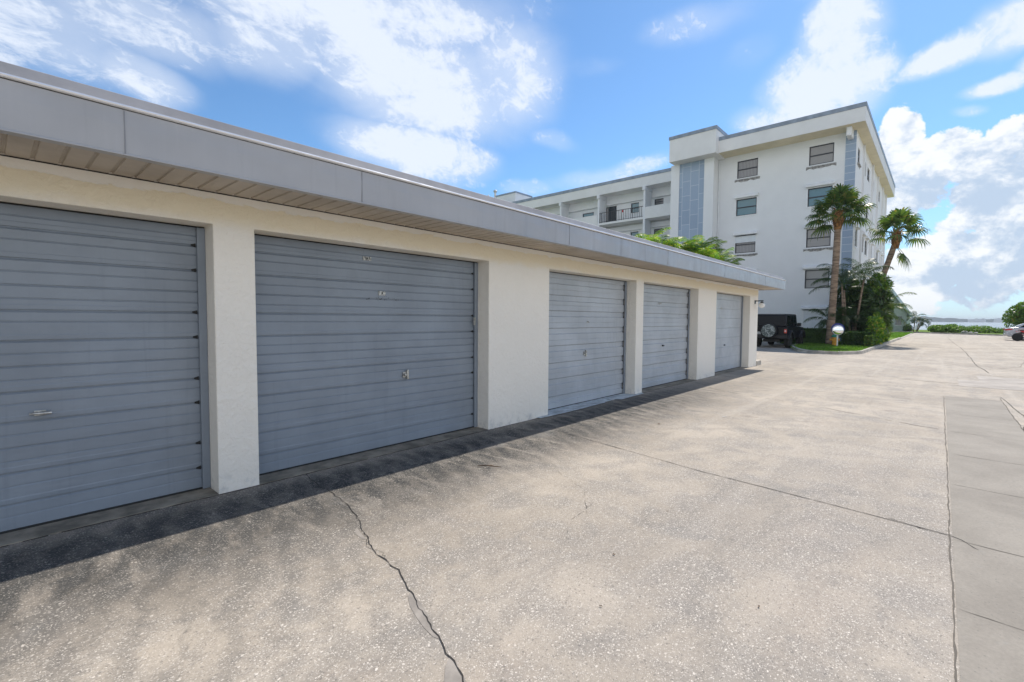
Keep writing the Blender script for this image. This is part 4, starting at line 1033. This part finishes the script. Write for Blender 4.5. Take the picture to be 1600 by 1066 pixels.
# ------------------------------------------------------------------ black off-road car, seen from behind
jp = thing('parked_car', (29.9, 6.70, 0), 'black boxy off-road car with a covered spare wheel, parked beyond the garage row', 'car')
JX, JY = 27.75, 6.70
mb = MB()
mb.prism([(JX+.05, .55), (JX+.05, 1.12), (JX+2.95, 1.12), (JX+4.05, 1.06), (JX+4.15, .95), (JX+4.15, .55), (JX+3.75, .50), (JX+.4, .46)], 'y', JY-.78, JY+.78)
mb.build('body', 'jeep_paint', jp, bevel=.03)
mb = MB(); mb.prism([(JX+.07, 1.121), (JX+.17, 1.74), (JX+.35, 1.79), (JX+2.25, 1.79), (JX+2.38, 1.76), (JX+2.80, 1.121)], 'y', JY-.72, JY+.72); cab = mb.build('cabin', 'jeep_paint', jp, bevel=.05)
for s_ in (-1, 1):
    yy = JY+s_*.722
    for xa, xb, xc, xd in ((.28, 1.05, .34, 1.05), (1.15, 1.75, 1.15, 1.75), (1.83, 2.52, 1.83, 2.22)):
        mb = MB(); mb.prism([(JX+xa, 1.17), (JX+xb, 1.17), (JX+xd, 1.68), (JX+xc, 1.68)], 'y', min(yy, yy+s_*.006), max(yy, yy+s_*.006)); attach(mb.build('side_window', 'car_glass'), cab)
mb = MB(); mb.quad((JX+.070, JY-.60, 1.20), (JX+.070, JY+.60, 1.20), (JX+.150, JY+.58, 1.70), (JX+.150, JY-.58, 1.70)); o = mb.build('rear_window', 'car_glass'); attach(o, cab)
mb = MB(); mb.box(JX-.06, JX+.049, JY-.80, JY+.80, .50, .68); mb.box(JX-.10, JX-.061, JY-.35, JY+.35, .52, .60); mb.build('rear_bumper', 'black_plastic', jp, bevel=.02)
mb = MB(); mb.box(JX+4.16, JX+4.3, JY-.8, JY+.8, .48, .66); mb.build('front_bumper', 'black_plastic', jp, bevel=.02)
RotX = Matrix.Rotation(R(-90), 4, 'Y')
sp = Matrix.Translation((JX-.02, JY+.03, .90)) @ RotX
mb = MB(); mb.lathe([(.30, .0), (.385, .01), (.39, .19), (.345, .215), (.335, .20)], 32, sp); swh = mb.build('spare_wheel', 'tyre', jp, smooth=True)
mb = MB(); mb.lathe([(.335, .205), (.33, .222), (.20, .232), (.01, .236)], 32, sp); attach(mb.build('wheel_cover', 'camo', smooth=True), swh)
for s_ in (-1, 1):
    yy = JY+s_*.72
    mb = MB(); mb.box(JX+.0, JX+.049, yy-.065, yy+.065, .78, .99); attach_ = mb.build('tail_light', 'red_lens', jp, bevel=.01)
    mb = MB(); mb.box(JX-.004, JX-.001, yy-.03, yy+.03, .87, .92); attach(mb.build('reverse_lens', 'white_lens'), attach_)
    mb = MB(); mb.box(JX+2.35, JX+2.50, yy+s_*.06-.0, yy+s_*.24, 1.13, 1.32) if s_ > 0 else mb.box(JX+2.35, JX+2.50, yy-.24, yy-.06, 1.13, 1.32); mb.build('wing_mirror', 'black_plastic', jp, bevel=.02)
    for wx in (.62, 3.35):
        cx = JX+wx; y0 = JY+s_*.60; y1 = JY+s_*.86
        wm = Matrix.Translation((cx, (y0+y1)/2, .40)) @ Matrix.Rotation(R(90), 4, 'X')
        mb = MB(); mb.lathe([(.24, -.12), (.36, -.125), (.40, -.09), (.40, .09), (.36, .125), (.24, .12)], 28, wm); wh_ = mb.build('wheel', 'tyre', jp, smooth=True)
        mb = MB(); mb.lathe([(.235, -.121), (.22, -.10), (.05, -.11), (.05, .11), (.22, .10), (.235, .121)], 20, wm); attach(mb.build('rim', 'black_metal'), wh_)
        ar = [(.55*math.cos(a), .40+.50*math.sin(a)) for a in np.linspace(.15, math.pi-.15, 9)]; inn = [(.45*math.cos(a), .40+.42*math.sin(a)) for a in np.linspace(math.pi-.15, .15, 9)]
        ya, yb = sorted((JY+s_*.785, JY+s_*.93)); mb = MB()
        for k in range(8):
            mb.prism([(cx+ar[k][0], ar[k][1]), (cx+ar[k+1][0], ar[k+1][1]), (cx+inn[7-k][0], inn[7-k][1]), (cx+inn[8-k][0], inn[8-k][1])], 'y', ya, yb)
        mb.build('fender_flare', 'black_plastic', jp, merge=True)
mb = MB(); mb.box(JX-.01, JX+.045, JY+.40, JY+.70, .70, .84) ; mb.build('number_plate', 'label_white', jp)
mb = MB(); mb.box(JX+.3, JX+3.5, JY-.4, JY+.4, .30, .45); mb.build('underbody', 'black_plastic', jp)

# ------------------------------------------------------------------ silver saloon car (tail in view at the right edge)
sv = thing('parked_car', (54, -6.0, 0), 'silver saloon car, only its tail in view at the right edge', 'car')
SX, SYr = 54.0, -3.79     # near side plane, rear end; the car points to -y
def cy(d): return SYr-d
body = [(0, .42), (.02, .72), (.06, .93), (.30, .99), (.62, 1.02), (1.25, 1.04), (3.4, .98), (4.2, .86), (4.55, .70), (4.6, .40), (4.4, .26), (.2, .28)]
mb = MB(); mb.prism([(cy(a), b) for a, b in body], 'x', SX, SX+1.78); sb = mb.build('body', 'silver_paint', sv, bevel=.06, smooth=True)
cabp = [(.40, 1.0), (.95, 1.30), (1.45, 1.43), (2.3, 1.44), (2.75, 1.34), (3.45, 1.0)]
mb = MB(); mb.prism([(cy(a), b) for a, b in cabp], 'x', SX+.12, SX+1.66); cb = mb.build('cabin', 'silver_paint', sv, bevel=.07, smooth=True)
for xa, xb in ((SX+.106, SX+.118), (SX+1.662, SX+1.674)):
    mb = MB(); mb.prism([(cy(a), b) for a, b in ((.78, 1.05), (1.12, 1.30), (1.5, 1.375), (1.9, 1.385), (1.9, 1.05))], 'x', xa, xb); mb.prism([(cy(a), b) for a, b in ((1.97, 1.05), (1.97, 1.385), (2.3, 1.38), (2.65, 1.30), (3.1, 1.05))], 'x', xa, xb); attach(mb.build('side_window', 'car_glass'), cb)
for xa, xb in ((SX-.008, SX+.30), (SX+1.48, SX+1.79)):
    mb = MB(); mb.prism([(cy(a), b) for a, b in ((-.015, .76), (-.01, .90), (.22, .935), (.45, .90), (.30, .80))], 'x', xa, xb); mb.build('tail_light', 'red_lens', sv)
mb = MB(); mb.box(SX+.3, SX+1.5, cy(-.02), cy(.03), .34, .50); mb.build('rear_bumper', 'silver_paint', sv, bevel=.02)
for dd in (.98, 3.68):
    for xa in (SX-.012, SX+1.57):
        wm = Matrix.Translation((xa+.11, cy(dd), .32)) @ Matrix.Rotation(R(90), 4, 'Y')
        mb = MB(); mb.lathe([(.22, -.11), (.30, -.11), (.325, -.08), (.325, .08), (.30, .11), (.22, .11)], 28, wm); wh_ = mb.build('wheel', 'tyre', sv, smooth=True)
        mb = MB(); mb.lathe([(.225, -.115), (.20, -.10), (.04, -.11), (.04, .11), (.2, .10), (.225, .115)], 10, wm); attach(mb.build('rim', 'alloy'), wh_)
        mb = MB()
        a_ = np.linspace(-.1, math.pi+.1, 12)
        mb.prism([(cy(dd)+.37*math.cos(k), .32+.37*math.sin(k)) for k in a_], 'x', xa+.006 if xa < SX+1 else xa+.2, xa+.009 if xa < SX+1 else xa+.222); mb.build('wheel_arch', 'rubber', sv)

# red motorcycle in front of the silver car, at the very edge
mc = thing('motorcycle', (52.2, -5.0, 0), 'red motorcycle parked before the silver car at the right edge', 'motorcycle')
MX, MY = 52.2, -4.32
for yy in (MY, MY-1.35):
    wm = Matrix.Translation((MX, yy, .31)) @ Matrix.Rotation(R(90), 4, 'Y')
    mb = MB(); n_ = 28
    mb.lathe([(.24, -.05), (.29, -.05), (.31, 0), (.29, .05), (.24, .05), (.235, 0)], n_, wm); wh_ = mb.build('wheel', 'tyre', mc, smooth=True)
    mb = MB()
    for k in range(5):
        a = k*math.pi*2/5; mb.tube([(MX, yy, .31), (MX, yy+.235*math.cos(a), .31+.235*math.sin(a))], .016, 6)
    attach(mb.build('rim', 'alloy'), wh_)
mb = MB(); mb.prism([(MY-.05, .78), (MY-.45, .80), (MY-.75, .92), (MY-1.05, .95), (MY-1.15, .70), (MY-.75, .50), (MY-.45, .55)], 'x', MX-.13, MX+.13); mb.build('fairing', 'red_paint', mc, bevel=.04)
mb = MB(); mb.prism([(MY+.05, .80), (MY-.05, .86), (MY-.7, .90), (MY-.72, .84), (MY-.1, .79)], 'x', MX-.12, MX+.12); mb.build('seat', 'black_plastic', mc)
mb = MB(); mb.box(MX-.11, MX+.11, MY-.98, MY-.45, .25, .52); mb.tube([(MX, MY, .31), (MX, MY-.5, .36)], .04, 8); mb.tube([(MX+.12, MY-.75, .28), (MX+.15, MY+.1, .38)], .04, 8); mb.build('engine', 'black_metal', mc)
mb = MB(); mb.tube([(MX, MY-1.35, .31), (MX, MY-1.10, 1.0)], .03, 8); mb.tube([(MX-.33, MY-1.02, 1.04), (MX, MY-1.12, 1.0), (MX+.33, MY-1.02, 1.04)], .018, 8); mb.build('handlebar', 'black_metal', mc)
mb = MB(); mb.box(MX-.06, MX+.06, MY+.06, MY+.10, .70, .76); mb.build('tail_light', 'red_lens', mc)

# ------------------------------------------------------------------ far side
bush('tree', (62.5, -7.3, 1.75), (1.8, 2.9, 1.75), 9000, (.16, .07), 'dense round green tree behind the silver car', 61, 'bush_leaf', clump=60, cat='tree')
hs = thing('house', (88, 7.5, 0), 'sage green house with a steep green gable roof beyond the lawn', 'house')
mb = MB(); mb.prism([(3.55, 0), (3.55, 2.45), (7.5, 8.55), (11.45, 2.45), (11.45, 0)], 'x', 85.3, 96); mb.build('wall', 'sage', hs)
mb = MB()
for s_ in (-1, 1):
    y0 = 7.5+s_*4.2; mb.prism([(y0, 2.05), (7.5, 8.9), (7.5, 9.2), (y0+s_*.05, 2.3)], 'x', 84.9, 96.4)
mb.build('roof', 'green_roof', hs)
mb = MB(); mb.box(85.24, 85.29, 4.1, 4.75, .9, 2.1); wn_ = mb.build('window', 'glass_dark', hs)
mb = MB(); mb.box(85.22, 85.235, 4.05, 4.8, .84, .9); attach(mb.build('sill', 'trim_white'), wn_)
areca('shore_palm', 84.5, 2.80, 1.9, 2, 'upright little palm by the water, right of the green-roofed house', 62, m='dark_leaf', L=1.4, ll=.4, tiltmin=-15, group='small palms by the water')
# leaning palm
r = random.Random(5); root = thing('shore_palm', (85, 2.4, .05), 'little palm leaning right over the water', 'palm tree', 'small palms by the water')
mb = MB(); mb.tube([(85, 2.45, .05), (85, 2.1, .8), (85, 1.75, 1.45)], [.08, .06, .05], 8); mb.build('trunk', 'ring_trunk', root, smooth='all')
mb = MB()
for k in range(12): frond(mb, Vector((85, 1.75, 1.45)), k*2.4, R(75-k*8), 1.15, r, n=22, ll=.35, arch=1.5)
mb.build('crown', 'dark_leaf', root)
bush('shrub', (83, 3.3, .45), (1.2, .5, .5), 900, (.10, .05), 'low green bush at the foot of the green-roofed house', 63, 'dark_leaf')
grp = 'shore bushes along the water'
bush('shore_bush', (80.5, .25, .5), (1.5, .95, .5), 3500, (.10, .05), 'leftmost shore bush, dark fronted, beside the little palms', 64, 'shore_leaf', group=grp, trunk=False)
bush('shore_bush', (81, -1.2, .55), (2.0, 1.2, .52), 3500, (.10, .05), 'shore bush second from the left, bright on top', 65, 'shore_leaf', group=grp, trunk=False)
bush('shore_bush', (83, -3.4, .45), (2.0, 1.5, .48), 3000, (.10, .05), 'shore bush in the middle behind the pale rocks', 66, 'shore_leaf', group=grp, trunk=False)
bush('shore_bush', (83, -5.6, .35), (2.0, 1.3, .38), 2500, (.10, .05), 'low rightmost shore bush nearest the silver car', 67, 'shore_leaf', group=grp, trunk=False)
for i, (x, y, s_, lab) in enumerate(((78, -2.1, .32, 'pale rock at the left of the little group before the shore bushes'), (77.6, -2.6, .26, 'pale rock in the middle of the group before the shore bushes'), (77.9, -3.05, .22, 'small pale rock at the right of the group before the shore bushes'))):
    r = np.random.default_rng(i); mb = MB(); mb.lathe([(s_*.9, .04), (s_*1.05, s_*.35), (s_*.75, s_*.8), (s_*.2, s_*1.0)], 9, Matrix.Translation((x, y, 0)))
    mb.v = [tuple(np.array(v)+r.normal(size=3)*s_*.1*(1 if v[2] > .05 else 0)) for v in mb.v]; tag(mb.build('shore_rock', 'rock', smooth='all'), lab, 'rock', 'rocks by the shore')

# far shore: low wooded land 2.4 km away
r = np.random.default_rng(4); mb = MB(); ys = np.arange(-1500, 1500, 9.); hts = 10+5*np.sin(ys*.006+1)+3*np.sin(ys*.021)+r.uniform(-1.6, 2.0, len(ys))
hts = np.maximum(hts, 6)
for k in range(len(ys)-1):
    for x0, hh in ((2400, 0), (2440, 3)):
        a, b_ = ys[k], ys[k+1]; h0, h1 = hts[k]+hh*math.sin(k*.7), hts[k+1]+hh*math.sin(k*.7+.7)
        mb.quad((x0, a, -.9), (x0, b_, -.9), (x0+8, b_, h1), (x0+8, a, h0)); mb.quad((x0+8, a, h0), (x0+8, b_, h1), (x0+36, b_, h1*.8), (x0+36, a, h0*.8))
struct('far_shore', mb, 'far_trees')
for i, (y, wd, hh, lab) in enumerate(((60, 30, 22, 'pale block building on the far shore, left of the others'), (-95, 46, 16, 'wide low pale building on the far shore near the middle'), (-150, 24, 20, 'narrow pale building on the far shore, right of the wide one'))):
    mb = MB(); mb.box(2380, 2398, y-wd/2, y+wd/2, -.9, hh*.62); mb.box(2382, 2396, y-wd/4, y+wd/6, hh*.62, hh*.72); tag(mb.build('far_building', 'far_wall'), lab, 'building', 'buildings on the far shore')
# ------------------------------------------------------------------ sea air
mb = MB(); mb.box(-9500, 9500, -9500, 9500, -2.2, 26)
hm = bpy.data.materials.new('sea_air'); hm.use_nodes = True; hn = hm.node_tree; hn.nodes.remove(hn.nodes['Principled BSDF'])
pv = hn.nodes.new('ShaderNodeVolumePrincipled'); pv.inputs['Color'].default_value = (.80, .87, .95, 1); pv.inputs['Density'].default_value = .00028
hn.links.new(pv.outputs[0], hn.nodes['Material Output'].inputs['Volume']); M['haze'] = hm
tag(mb.build('haze', 'haze'), 'thin pale sea haze over the bay and the far shore', 'haze', kind='stuff')
